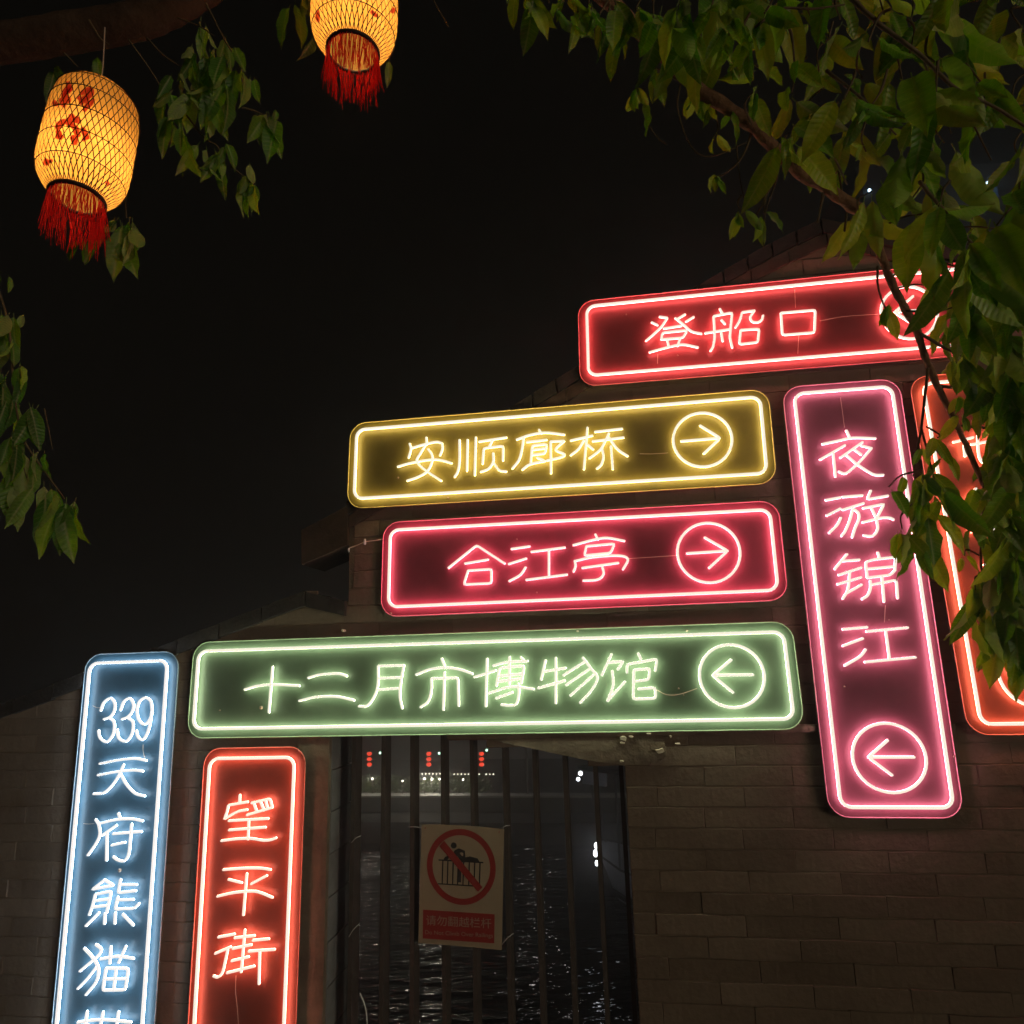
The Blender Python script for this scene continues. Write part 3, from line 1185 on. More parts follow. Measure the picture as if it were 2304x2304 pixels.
F_ = crop(1760, 960, .17598)
G_ = crop(1780, 1240, .19669)
H6 = crop(1700, 1200, .36232)
make_sign('violet', 'neon_sign', 'mauve pink upright neon sign reading 夜游锦江 with a left-pointing arrow at its foot', (.50, .18, .235), (5.6, 2.1, 2.75), [
    (F_, '820 50 865 145; ~510 225 700 185 900 145 1190 152; 800 240 480 425; 650 330 680 640; 1025 200 740 400; 1005 245 1140 280; ~1140 280 1000 440 880 550 800 600 725 575; 920 295 1010 360; ~820 370 950 480 1100 580 1190 620 1290 620'),
    (F_, '555 940 745 905; 770 900 1025 880; 565 1140 740 1050; ~750 1165 700 1260 600 1360; 770 1065 1040 980; ~900 1050 860 1200 800 1340 755 1400; ~900 1050 970 1100 980 1180 930 1300 895 1415; 1130 820 1085 930 1350 885; 1030 1045 1300 990 1205 1175; 1140 1040 1205 1175; 1025 1225 1200 1180; ~1200 1180 1290 1165 1370 1168 1420 1190; ~1205 1175 1220 1300 1180 1380 1120 1400 1040 1390'),
    (G_, '640 35 500 205; 590 115 780 100; 540 275 800 190; 530 380 800 300; ~670 240 658 380 640 460 590 545; 640 478 805 385; 990 15 1010 75; 870 305 850 125 950 95 1195 68 1185 210; 865 205 1160 178; 870 305 1140 272 1190 215; ~905 340 905 430 870 510 810 550; 920 385 1200 330 1215 540; 1040 290 1062 580'),
    (G_, '590 895 870 870; 590 1085 820 1000; ~850 1125 780 1210 610 1310; 860 920 1335 875; 1080 910 1125 1245; 840 1270 1420 1215'),
], (H6, (829, 1393, 228, 214), '700 1390 985 1390; 820 1285 700 1390 848 1502'),
    wires=[[(1891, 895), (1896, 930), (1900, 962)], [(1992, 1362), (1990, 1400)]], bolts=[(2000, 1395, .003), (2146, 1702, .004), (1900, 1545, .004)], group=GN)

K_ = crop(2000, 900, .18116)
make_sign('orange', 'neon_sign', 'orange upright neon sign at the right edge of the photo, half hidden by leaves', (.55, .15, .08), (7.0, 2.1, 1.3), [
    (K_, '800 525 1045 465; 925 455 940 700; 940 700 1025 650; ~1100 360 1105 560 1120 700 1160 770 1230 800 1280 785; 1020 555 1430 480; 1430 480 1420 640; 1260 350 1270 620'),
    (K_, '1080 1100 910 1310; 1000 1220 1220 1180; 940 1460 1180 1430; 1100 1520 1020 1650 1200 1560; 1400 1100 1380 1500; 1300 1290 1560 1250; ~1380 1450 1340 1560 1240 1700; ~1400 1450 1500 1600 1640 1660'),
    (K_, '1180 2050 1320 2030; 1120 2300 1400 2250; 1560 2000 1560 2300; 1560 2150 1750 2120; o1480 2320 1760 2290 1750 2480 1500 2520'),
], (crop(0, 0, 1), (2323, 1512, 78, 76), '2272 1512 2372 1511; 2318 1470 2272 1512 2325 1552'), group=GN)

I_ = crop(100, 1450, .2329)
J_ = crop(100, 1850, .23496)
make_sign('blue', 'neon_sign', 'blue upright neon sign at the lower left, reading 339天府熊猫塔', (.11, .25, .36), (3.5, 4.3, 5.0), [
    (I_, '~545 640 575 560 640 520 682 575 672 650 632 700 575 722; ~620 705 675 750 672 850 632 920 590 940 540 900 525 830'),
    (I_, '~735 635 770 550 825 522 862 580 847 650 802 700 750 722; ~800 705 857 750 852 850 812 920 770 935 720 900 705 820'),
    (I_, '~1040 640 1028 550 975 515 920 550 895 630 910 720 955 770 1000 750 1032 690 1040 640; ~1040 640 1020 780 985 880 945 920 905 890 890 830'),
    (I_, '~535 1152 700 1120 870 1103 985 1122; ~520 1262 700 1230 860 1215 955 1225; ~770 1160 720 1270 650 1370 570 1435 480 1442; ~735 1250 800 1360 880 1440 970 1465'),
    (crop(100, 1450, .2329), '715 1630 735 1685; 498 1690 525 1732; ~525 1732 700 1692 850 1685 955 1705; ~525 1732 537 1830 500 1920 420 2035; 700 1745 555 1845; 610 1805 605 2085; 665 1830 940 1808; ~845 1732 832 1895 815 2030 770 2090 710 2080 670 2050; 655 1938 785 1910'),
    (J_, 'o575 552 455 645 665 605; ~490 690 465 790 432 885; 490 690 645 660 600 865; 475 755 630 735; 460 815 610 795; 735 545 710 675 880 655; 730 597 885 597; 705 715 680 835 780 825; ~780 825 830 825 870 815 910 775; 700 745 855 740; 525 865 400 990; 585 870 580 970; 680 865 675 970; 755 880 855 985'),
    (J_, '~495 1170 545 1215 520 1270 430 1350 340 1425; ~385 1205 470 1300 520 1400 500 1520 400 1650; ~500 1385 420 1490 325 1590; ~540 1310 700 1285 855 1305; 640 1190 628 1350; 785 1185 715 1340; o590 1400 805 1400 775 1605 560 1610; 690 1400 665 1605; 575 1500 790 1495'),
    (J_, '410 1810 375 2050; 565 1815 530 1990; 715 1810 690 1990; ~320 1915 560 1890 830 1915; 250 1960 420 1940; 270 2150 440 2080'),
], None, wires=[[(209, 1588), (218, 1592), (228, 1592)], [(188, 1853), (200, 1854), (212, 1853)], [(322, 1675), (322, 1690), (326, 1705)]], bolts=[(270, 1958, .009)], group=GN, rim=(.35, .45, .5))

L_ = crop(400, 1660, .3333)
make_sign('coral', 'neon_sign', 'coral orange upright neon sign reading 望平街 left of the barred opening', (.52, .14, .09), (6.6, 1.9, 1.3), [
    (L_, '420 385 418 440; 345 455 475 432; ~345 455 335 500 318 545; ~318 545 400 500 470 485; 500 440 625 410 640 470; 640 470 470 520; 515 445 535 500; 560 430 585 490; 595 420 610 482; 345 560 612 545; 348 622 595 603; 482 555 478 685; ~295 695 400 682 500 680 580 692 630 688 665 675'),
    (L_, '~308 890 450 880 560 880 628 890; 345 955 435 978; 605 928 498 985; ~268 1070 380 1045 500 1035 560 1045 640 1078; 468 915 445 1195'),
    (L_, '275 1345 385 1325; 255 1455 360 1410; ~340 1430 325 1500 305 1580 275 1612 245 1605; 385 1350 520 1335; 455 1295 430 1580; 375 1420 500 1395; 365 1505 480 1478; 335 1585 518 1540; 510 1365 618 1355; 480 1440 655 1428; 555 1440 550 1660'),
], None, wires=[[(531, 2195), (530, 2230), (534, 2270), (538, 2330)]], group=GN)

# ------------------------------------------------------------------ lanterns
LAN_PROF = [(.57, .0), (.60, .012), (.70, .05), (.84, .10), (.94, .165), (.99, .25), (1.0, .40), (.995, .55), (.99, .68), (.97, .80), (.91, .89), (.80, .95), (.68, .985), (.57, 1.0)]


def prof(t):
    for (r0, z0), (r1, z1) in zip(LAN_PROF, LAN_PROF[1:]):
        if t <= z1:
            k = (t - z0) / (z1 - z0)
            k2 = k * k * (3 - 2 * k) * .35 + k * .65
            return r0 + (r1 - r0) * k2
    return LAN_PROF[-1][0]


def make_lantern(name, label, base, axis, Rr, H, twist, strokes, cord_to, energy):
    z = axis.normalized()
    x = z.orthogonal().normalized()
    y = z.cross(x)
    mw = Matrix.Translation(base) @ Matrix((x, y, z)).transposed().to_4x4()
    L = empty(name, mw)
    tag(L, label, 'lantern', 'woven lanterns hanging from the tree')
    NP = 28

    def P(t, a, k=1.0, d=0.0):
        r = prof(t) * Rr * k + d
        return Vector((r * math.cos(a), r * math.sin(a), t * H))
    b = MB()
    NA = 56
    vs_, fs_ = [], []
    for i in range(NP + 1):
        for j in range(NA):
            vs_.append(P(i / NP, 2 * math.pi * j / NA))
    for i in range(NP):
        for j in range(NA):
            a_, c_ = i * NA + j, i * NA + (j + 1) % NA
            fs_.append((a_, c_, c_ + NA, a_ + NA))
    b.add(vs_, fs_)
    shell = b.obj('paper_shell', 'paper', L, smooth=True)
    # woven bamboo: two families of bent strips and five hoops
    w = .00125
    lat = MB()
    K = 46
    seg = 26
    for s_ in (1, -1):
        for k in range(K):
            a0 = 2 * math.pi * (k + (.25 if s_ > 0 else .0)) / K
            pv = []
            for i in range(seg + 1):
                t = i / seg
                a_ = a0 + s_ * twist * (t - .5) * 2
                for da in (-1, 1):
                    r = prof(t) * Rr
                    pv.append(P(t, a_ + da * w * 1.05 / r, 1, .0016 + .0006 * (s_ > 0)))
            lat.add(pv, [(2 * i, 2 * i + 1, 2 * i + 3, 2 * i + 2) for i in range(seg)])
    lo = lat.obj('lattice', 'lattice', L)
    lo['kind'] = 'stuff'
    for t in (.16, .36, .56, .76, .90):
        MB().ring([P(t, 2 * math.pi * i / 40, 1, .0028) for i in range(40)], .0012, 5).obj('hoop', 'lattice', L)
    for t in (0, 1):
        MB().ring([P(t, 2 * math.pi * i / 40, 1, .001) for i in range(40)], .0065 if t == 0 else .005, 8).obj('rim', 'ring', L, smooth=True)
    # top disc, bulb
    cap = MB()
    cap.add([P(1, 2 * math.pi * i / 30, .98) for i in range(30)], [tuple(range(30))])
    cap.obj('top_disc', 'paper', L)
    sp = MB()
    bm = bmesh.new()
    bmesh.ops.create_uvsphere(bm, u_segments=16, v_segments=10, radius=.028)
    me = bpy.data.meshes.new('bulb')
    bm.to_mesh(me)
    bm.free()
    me.materials.append(emis('bulb_' + name, (1.0, .62, .26), 60))
    link('bulb', me, L, Vector((0, 0, H * .32)))
    pl = bpy.data.lights.new('bulb_light', 'POINT')
    pl.energy = energy
    pl.color = (1.0, .72, .38)
    pl.shadow_soft_size = .03
    po = bpy.data.objects.new('bulb_light', pl)
    COL.objects.link(po)
    po.parent = L
    po.location = (0, 0, H * .32)
    bpy.context.view_layer.update()
    # painted red brush marks: pixel strokes laid on the paper itself
    imw = mw.inverted()
    bv = BVHTree.FromPolygons([v for v in vs_], fs_)
    o_ = imw @ EYE
    for wpx, pts in strokes:
        wpx *= 1.7
        pts = smooth_path([Vector((p[0], p[1], 0)) for p in pts], 4) if len(pts) > 2 else [Vector((*p, 0)) for p in pts]
        if len(pts) == 2: pts = [pts[0].lerp(pts[1], i / 4) for i in range(5)]
        vv = []
        n = len(pts)
        for i, p in enumerate(pts):
            t = pts[min(i + 1, n - 1)] - pts[max(i - 1, 0)]
            t.normalize()
            nn = Vector((-t.y, t.x, 0))
            ww = wpx * (.45 + .55 * math.sin(math.pi * (i + .6) / (n + .2)))
            for s_ in (-1, 1):
                q = p + nn * s_ * ww / 2
                d = (imw.to_3x3() @ ray(q.x, q.y)).normalized()
                h = bv.ray_cast(o_, d)
                vv.append(h[0] + h[1].normalized() * (-.0008 if h[1].dot(d) > 0 else .0008) if h[0] else None)
        if any(v is None for v in vv): continue
        st = MB()
        st.add(vv, [(2 * i, 2 * i + 1, 2 * i + 3, 2 * i + 2) for i in range(n - 1)])
        st.obj('brush_stroke', 'redink', L)
    # fringe of threads hanging from the lower rim
    down = imw.to_3x3() @ Vector((0, 0, -1))
    th = MB()
    r_ = random.Random(5)
    for k in range(180):
        a_ = 2 * math.pi * (k + r_.uniform(-.4, .4)) / 180
        p = P(0, a_, 1.0, r_.uniform(-.003, .003))
        ln = .150 * r_.uniform(.72, 1.05) * (.9 + .12 * math.sin(a_ * 5))
        pts = [p]
        drift = Vector((r_.uniform(-.02, .02), r_.uniform(-.02, .02), 0))
        for i in range(1, 5):
            t = i / 4
            pts.append(p + down * ln * t + drift * t + Vector((r_.uniform(-.0015, .0015), r_.uniform(-.0015, .0015), 0)))
        th.tube(pts, [.0009, .0011, .0013, .0014, .0009], 3, cap=False)
    fo = th.obj('fringe', 'thread', L)
    fo['kind'] = 'stuff'
    fr = MB()      # short knotted netting inside the mouth
    for k in range(40):
        rr_ = .54 * Rr * math.sqrt(r_.uniform(0, 1))
        a_ = r_.uniform(0, 6.283)
        p = Vector((rr_ * math.cos(a_), rr_ * math.sin(a_), r_.uniform(.0, .012)))
        fr.tube([p, p + down * .006 + Vector((r_.uniform(-.004, .004), r_.uniform(-.004, .004), 0)), p + down * .015 + Vector((r_.uniform(-.004, .004), r_.uniform(-.004, .004), 0)), p + down * .026], .0010, 3, cap=False)
    fn = fr.obj('netting', 'thread', L)
    fn['kind'] = 'stuff'
    top = Vector((0, 0, H))
    ct = imw @ cord_to
    MB().tube(smooth_path([top, top.lerp(ct, .5) + Vector((0.002, 0, 0)), ct], 3), .0018, 5).obj('cord', 'wire', L)
    for i in range(3):
        a_ = i * 2.094
        MB().tube([P(1, a_, 1), top + Vector((0, 0, .03))], .0010, 4).obj('hanger', 'wire', L)
    return L


zz = crop(40, 140, .14493)
mk = lambda pts: [zz(p) for p in pts]
ST1 = [(9, mk([(780, 300), (790, 400), (730, 480), (690, 530)])), (8, mk([(850, 380), (800, 430), (730, 490)])), (9, mk([(690, 520), (770, 570), (790, 640)])), (7, mk([(600, 600), (570, 640), (640, 670)])),
       (8, mk([(660, 560), (700, 640), (740, 700)])), (8, mk([(1150, 400), (1060, 450), (970, 490)])), (9, mk([(1150, 420), (1130, 500), (1040, 540)])), (8, mk([(930, 540), (1000, 600), (970, 660)])),
       (9, mk([(1030, 520), (1060, 580), (1100, 640)])), (8, mk([(1190, 570), (1130, 640), (1060, 700), (1030, 770)])),
       (11, mk([(820, 800), (840, 880), (780, 930), (740, 960)])), (10, mk([(740, 900), (660, 970), (590, 1040)])), (9, mk([(860, 880), (920, 900), (970, 950)])), (9, mk([(800, 950), (890, 1020), (920, 1100), (960, 1160)])),
       (8, mk([(600, 1060), (640, 1110), (600, 1190)])), (8, mk([(650, 1150), (700, 1190)])), (10, mk([(830, 1150), (880, 1210), (880, 1290)])), (8, mk([(990, 1010), (1040, 1100), (1090, 1200)])), (7, mk([(1000, 1180), (1060, 1210)])),
       (8, mk([(430, 1500), (450, 1560), (470, 1600)])), (6, mk([(500, 1510), (530, 1560)])), (6, mk([(1360, 1890), (1420, 1870)]))]
zb_ = crop(600, 0, .20704)
mk2 = lambda pts: [zb_(p) for p in pts]
ST2 = [(9, mk2([(1340, 60), (1400, 80), (1415, 40)])), (8, mk2([(1350, 100), (1390, 130)])), (6, mk2([(560, 110), (555, 200), (570, 240)])), (6, mk2([(1130, 120), (1200, 180)]))]

D1 = 2.05
b1 = at(174, 447, D1)
ax1 = (Vector((0, 0, 1)) + rt * .035 + fwd * .08)
make_lantern('lantern', 'whole woven yellow lantern with red brushwork, hanging from the thick bough at the upper left', b1, ax1, .1215, .385, .55, ST1, at(236, 62, 2.1), 1.55)
b2 = at(794, 118, 2.25)
make_lantern('lantern', 'yellow woven lantern cut off by the top edge, its mouth and red fringe in view', b2, Vector((0, 0, 1)) + rt * .02, .137, .385, .55, ST2, at(800, -420, 2.3), 2.3)

# ------------------------------------------------------------------ leaves and branches
def leaf_mesh(var):
    r = random.Random(100 + var)
    wd = r.uniform(.135, .180)
    asym = r.uniform(-.02, .02)
    droop = r.uniform(.05, .28)
    fold = r.uniform(.15, .5)
    wav = r.uniform(.012, .035)
    phs = r.uniform(0, 6)
    n = 9
    vs_, fs_, uv = [], [], []
    for i in range(n + 1):
        t = i / n
        yb = .10 + .90 * t
        # ovate blade with a drawn-out tip
        wdt = wd * (math.sin(math.pi * min(1, t ** .92)) ** .62) * (1.08 - .2 * t) if 0 < t < 1 else 0
        if t > .86: wdt *= .62
        bend = -droop * t * t
        cx_ = asym * math.sin(3.1 * t)
        for k, s_ in enumerate((-1, -.5, 0, .5, 1)):
            x = cx_ + s_ * wdt
            zz_ = bend + fold * abs(s_) * wdt + wav * abs(s_) * math.sin(t * 17 + phs + (1.3 if s_ > 0 else 0))
            vs_.append(Vector((x, yb, zz_)))
            uv.append((s_ * wdt, t))
    for i in range(n):
        for k in range(4):
            a = i * 5 + k
            fs_.append((a, a + 1, a + 6, a + 5))
    # petiole
    k0 = len(vs_)
    for (y, rr) in ((-.0, .008), (.12, .007)):
        for j in range(3):
            a = 2.094 * j
            vs_.append(Vector((rr * math.cos(a), y, rr * math.sin(a) - .0)))
            uv.append((0, 0))
    for j in range(3):
        fs_.append((k0 + j, k0 + (j + 1) % 3, k0 + 3 + (j + 1) % 3, k0 + 3 + j))
    me = bpy.data.meshes.new('leaf')
    me.from_pydata([tuple(v) for v in vs_], [], fs_)
    ul = me.uv_layers.new(name='UVMap')
    for l in me.loops:
        ul.data[l.index].uv = uv[l.vertex_index]
    me.materials.append(M['leaf'])
    me.polygons.foreach_set('use_smooth', [True] * len(me.polygons))
    return me


LEAVES = [leaf_mesh(i) for i in range(7)]
lr = random.Random(21)
LEAFN = {}


def leaf_at(owner, p, d, size, face=None, var=None):
    """p base point (world), d growth direction, face = side the blade shows"""
    d = d.normalized()
    if face is None:
        tocam = (EYE - p).normalized()
        face = tocam * lr.choice((1, 1, 1, -1)) + Vector((lr.uniform(-.9, .9), lr.uniform(-.9, .9), lr.uniform(-.5, .9)))
    n = face - d * face.dot(d)
    if n.length < .05: n = d.orthogonal()
    n.normalize()
    x = d.cross(n)
    me = LEAVES[lr.randrange(7) if var is None else var]
    o = bpy.data.objects.new('leaf', me)
    COL.objects.link(o)
    o.parent = owner
    m = Matrix((x * size * lr.uniform(.85, 1.1), d * size, n * size)).transposed().to_4x4()
    o.matrix_local = owner.matrix_world.inverted() @ (Matrix.Translation(p) @ m)
    LEAFN[owner.name] = LEAFN.get(owner.name, 0) + 1
    return o


def limb(owner, pts, w, name='limb', m='bark', n=10, knob=.12):
    """pts: (px, py, depth); w: widths in pixels at each point"""
    P3 = [at(x, y, d) for x, y, d in pts]
    rs = [ww * pts[i][2] / F / 2 for i, ww in enumerate(w)]
    sub = 5
    sp_ = smooth_path(P3, sub)
    rr = []
    for i in range(len(sp_)):
        k = i / sub
        a = min(int(k), len(rs) - 1)
        b = min(a + 1, len(rs) - 1)
        rr.append((rs[a] + (rs[b] - rs[a]) * (k - a)) * (1 + lr.uniform(-knob, knob)))
    sp_ = [p + Vector((lr.uniform(-1, 1), lr.uniform(-1, 1), lr.uniform(-1, 1))) * rr[i] * (.18 if max(rr) < .04 else .03) for i, p in enumerate(sp_)]
    return MB().tube(sp_, rr, n).obj(name, m, owner, inv=owner.matrix_world.inverted(), smooth=True)


def cluster(owner, px, py, dep, n, Lpx, root=None, spread=1.0, lean=0.0, up_=0.0):
    """a whorl of drooping leaves round a twig end"""
    c = at(px, py, dep)
    size = Lpx * dep / F
    if root is not None:
        a = at(*root)
        mid = a.lerp(c, .55) + Vector((lr.uniform(-.02, .02), lr.uniform(-.02, .02), lr.uniform(-.01, .05)))
        MB().tube(smooth_path([a, mid, c], 4), [.0032] * 5 + [.0022] * 4, 5).obj('twig', 'twig', owner, inv=owner.matrix_world.inverted(), smooth=True)
    for i in range(n):
        a_ = 6.283 * (i + lr.uniform(-.3, .3)) / n
        k = lr.uniform(.25, 1.0) * spread
        d = Vector((0, 0, -1 + up_)) + (rt * math.cos(a_) + Vector((fwd.x, fwd.y, 0)).normalized() * math.sin(a_)) * k * .85 + rt * lean
        j = Vector((lr.uniform(-1, 1), lr.uniform(-1, 1), lr.uniform(-.5, 1.2))) * size * .12
        s_ = size * lr.uniform(.6, 1.12)
        base_ = c + j
        leaf_at(owner, base_, d, s_)


# --- branch that crosses the right of the picture
br1 = empty('tree_branch', Matrix.Translation(at(1455, 85, 1.75)))
bpy.context.view_layer.update()
tag(br1, 'leafy brown branch slanting down in front of the red and orange neon signs', 'tree branch')
LIMB1 = [(1330, -30, 1.7), (1455, 85, 1.75), (1560, 190, 1.8), (1700, 290, 1.85), (1800, 385, 1.9), (1900, 450, 1.95), (1960, 500, 2.0), (1985, 580, 2.05), (2020, 665, 2.1), (2062, 740, 2.15), (2080, 800, 2.2), (2115, 880, 2.25), (2160, 970, 2.3), (2195, 1050, 2.35), (2235, 1140, 2.4), (2262, 1230, 2.45), (2270, 1330, 2.45)]
limb(br1, LIMB1, [34, 33, 32, 30, 29, 28, 27, 19, 17, 16, 15, 15, 13, 12, 10, 8, 6])


def near(px, py):
    """closest limb point for a twig's root"""
    best = min(LIMB1, key=lambda p: (p[0] - px) ** 2 + (p[1] - py) ** 2 + (0 if p[1] < py + 30 else 30000))
    return best


def twig(owner, pts, w0, w1=None):
    n = len(pts)
    w1 = w1 or w0 * .5
    limb(owner, pts, [w0 + (w1 - w0) * i / (n - 1) for i in range(n)], 'twig', 'twig', 6, .06)


for pts, w in [
    ([(1750, 345, 1.88), (1740, 400, 1.9), (1715, 460, 1.9), (1690, 500, 1.9)], 7),
    ([(1750, 345, 1.88), (1748, 400, 1.9), (1722, 480, 1.92), (1718, 560, 1.92)], 5),
    ([(1853, 420, 1.93), (1850, 450, 1.93), (1840, 500, 1.93)], 9),
    ([(1905, 480, 1.95), (1900, 520, 1.95)], 6),
    ([(1866, 345, 1.8), (1885, 370, 1.8), (1905, 415, 1.85)], 7),
    ([(1450, 215, 1.8), (1452, 265, 1.8), (1480, 310, 1.8), (1500, 325, 1.8)], 4),
    ([(1530, 190, 1.8), (1525, 245, 1.8), (1545, 310, 1.82), (1570, 345, 1.82), (1610, 350, 1.84), (1680, 320, 1.86)], 4),
    ([(1690, 300, 1.86), (1672, 350, 1.86), (1640, 385, 1.86), (1610, 400, 1.86)], 6),
    ([(1655, 290, 1.84), (1660, 360, 1.86), (1668, 420, 1.86), (1680, 470, 1.88)], 4),
    ([(1610, 240, 1.84), (1615, 290, 1.84), (1605, 310, 1.84), (1610, 318, 1.84)], 4),
    ([(1560, 200, 1.8), (1480, 155, 1.78), (1450, 160, 1.76), (1430, 190, 1.76)], 4),
    ([(1975, 600, 2.05), (1975, 640, 2.05), (1990, 690, 2.08), (2010, 720, 2.1)], 6),
    ([(2088, 830, 2.2), (2080, 900, 2.2), (2072, 970, 2.2), (2058, 1040, 2.2), (2056, 1070, 2.2)], 8),
    ([(2072, 960, 2.2), (2085, 1010, 2.2), (2100, 1070, 2.2), (2110, 1110, 2.2)], 6),
    ([(2062, 745, 2.15), (2120, 780, 2.15), (2160, 800, 2.1)], 9),
    ([(2110, 868, 2.25), (2180, 875, 2.2), (2280, 890, 2.15), (2330, 900, 2.1)], 9),
    ([(2165, 957, 2.3), (2230, 965, 2.28), (2300, 985, 2.25)], 8),
    ([(2215, 1060, 2.35), (2212, 1150, 2.36), (2208, 1220, 2.36), (2210, 1290, 2.36), (2240, 1400, 2.36), (2270, 1490, 2.36)], 8),
    ([(2240, 1170, 2.4), (2220, 1230, 2.38), (2213, 1290, 2.38)], 6),
    ([(2040, 700, 2.1), (2110, 700, 2.05), (2150, 690, 2.0)], 6),
    ([(2015, 650, 2.1), (2060, 640, 2.05), (2110, 645, 2.0)], 5),
]:
    twig(br1, pts, w)

# hand-placed groups: px, py, depth, leaves, leaf length in pixels, root
for c in [
    # twig ends left of the branch
    (1440, 195, 1.76, 3, 75, None), (1452, 215, 1.78, 2, 105, None), (1470, 160, 1.76, 3, 85, (1500, 130, 1.77)),
    (1560, 210, 1.82, 3, 70, None), (1592, 225, 1.84, 3, 60, None), (1612, 395, 1.86, 4, 58, None), (1668, 475, 1.88, 4, 70, (1668, 440, 1.87)),
    (1605, 300, 1.84, 2, 70, None), (1720, 480, 1.9, 3, 75, (1722, 460, 1.9)), (1640, 250, 1.83, 2, 80, (1650, 260, 1.83)),
    (1700, 200, 1.7, 3, 100, (1690, 280, 1.8)),
    # big drooping leaves on the branch
    (1775, 300, 1.78, 5, 165, (1790, 370, 1.85)), (1830, 330, 2.0, 3, 95, (1830, 400, 1.95)), (1940, 485, 1.95, 4, 135, (1945, 480, 1.96)), (1962, 430, 1.85, 4, 140, (1930, 470, 1.95)),
    (1880, 390, 2.05, 3, 80, (1895, 440, 1.93)),
    (2085, 480, 1.8, 4, 185, (1970, 520, 2.0)), (2030, 360, 1.7, 4, 170, None), (2150, 600, 1.8, 4, 180, (2010, 620, 2.05)), (2190, 560, 1.75, 5, 190, None),
    # in front of the arrow of the red sign
    (2005, 690, 2.08, 3, 70, None), (2110, 645, 2.3, 4, 95, None), (2160, 690, 2.3, 6, 120, None), (2135, 735, 2.3, 4, 85, None), (2200, 640, 1.9, 5, 150, None),
    (2150, 800, 2.35, 5, 80, None), (2170, 800, 2.1, 5, 110, None), (2165, 765, 2.35, 4, 85, None), (2270, 750, 2.0, 5, 120, None), (2280, 660, 1.9, 6, 150, None), (2230, 820, 2.1, 6, 130, None), (2290, 830, 2.05, 6, 140, None),
    # over the orange sign
    (2150, 890, 2.2, 3, 70, None), (2180, 880, 2.2, 3, 75, None), (2230, 890, 2.15, 5, 120, None), (2280, 900, 2.1, 6, 130, None),
    (2165, 935, 2.25, 3, 70, None), (2215, 945, 2.4, 2, 80, None), (2250, 960, 2.2, 6, 130, None), (2290, 990, 2.2, 6, 150, None),
    (2110, 985, 2.18, 2, 90, (2085, 960, 2.2)), (2075, 1010, 2.2, 2, 75, None), (2120, 1030, 2.2, 2, 85, (2085, 1000, 2.2)), (2270, 1040, 2.2, 5, 130, None), (2300, 1060, 2.2, 5, 150, None), (2255, 860, 2.1, 5, 130, None), (2180, 700, 1.95, 5, 130, None), (2260, 780, 2.0, 5, 140, None), (2300, 930, 2.1, 5, 150, None),
    (2240, 1010, 2.3, 5, 100, None), (2280, 1250, 2.28, 5, 110, None), (2295, 1380, 2.3, 5, 120, None), (2230, 1150, 2.3, 4, 95, None), (2045, 1075, 2.2, 2, 95, None), (2065, 1080, 2.2, 4, 140, None), (2090, 1070, 2.2, 3, 140, None), (2105, 1110, 2.2, 4, 150, None), (2080, 1150, 2.2, 4, 130, None),
    (2000, 1095, 2.2, 1, 80, (2056, 1062, 2.2)), (2030, 1190, 2.2, 4, 95, (2070, 1120, 2.2)), (2060, 1210, 2.2, 4, 120, (2075, 1140, 2.2)),
    (2200, 1100, 2.34, 3, 90, None), (2195, 1180, 2.34, 3, 75, None), (2230, 1100, 2.35, 4, 110, None), (2250, 1200, 2.36, 5, 120, None), (2285, 1100, 2.3, 5, 140, None), (2290, 1180, 2.3, 6, 150, None),
    (2170, 1250, 2.36, 2, 60, (2205, 1250, 2.36)), (2210, 1290, 2.36, 5, 120, None), (2225, 1320, 2.36, 5, 165, None), (2195, 1330, 2.36, 2, 130, (2210, 1300, 2.36)), (2245, 1390, 2.36, 5, 170, None), (2265, 1440, 2.36, 5, 150, None), (2285, 1350, 2.32, 6, 120, None), (2255, 1290, 2.3, 5, 90, None), (2270, 1160, 2.28, 5, 90, None), (2210, 1050, 2.38, 3, 75, None), (2190, 850, 2.38, 3, 70, None), (2215, 1400, 2.36, 3, 130, None), (2295, 1270, 2.3, 6, 150, None), (2300, 1440, 2.36, 5, 130, None),
]:
    x, y, d, n, L_, root = c
    cluster(br1, x, y, d, n, L_, root)

# --- upper mass of foliage, top right
br2 = empty('tree_branch', Matrix.Translation(at(1960, 40, 1.5)))
bpy.context.view_layer.update()
tag(br2, 'dense leafy branches filling the top right corner above the slanting brown branch', 'tree branch')
br3 = empty('tree_branch', Matrix.Translation(at(2330, 300, 1.6)))
bpy.context.view_layer.update()
tag(br3, 'leafy branch with broad leaves in the top right corner, beside the far blue light', 'tree branch')
for pts, w in [
    ([(1880, -40, 1.5), (1962, 40, 1.5), (2065, 119, 1.52), (2156, 203, 1.55), (2231, 237, 1.58), (2330, 300, 1.6)], 12),
    ([(1860, 160, 1.6), (1928, 212, 1.62), (1975, 260, 1.65), (2016, 303, 1.68)], 8),
    ([(1700, 60, 1.5), (1760, 20, 1.5), (1830, 20, 1.5), (1900, 10, 1.5)], 7),
    ([(2080, 140, 1.55), (2110, 220, 1.58), (2140, 300, 1.6)], 5), ([(2150, 200, 1.55), (2180, 260, 1.6), (2230, 360, 1.65)], 6),
    ([(1640, -20, 1.5), (1650, 40, 1.5), (1640, 80, 1.5)], 5)
]:
    twig(br2, pts, w)
for pts, w in [([(2340, 380, 1.7), (2304, 510, 1.8), (2200, 510, 1.8), (2110, 512, 1.8)], 6), ([(2070, 410, 1.7), (2120, 470, 1.72), (2200, 560, 1.75), (2310, 640, 1.8)], 9)]:
    twig(br3, pts, w)
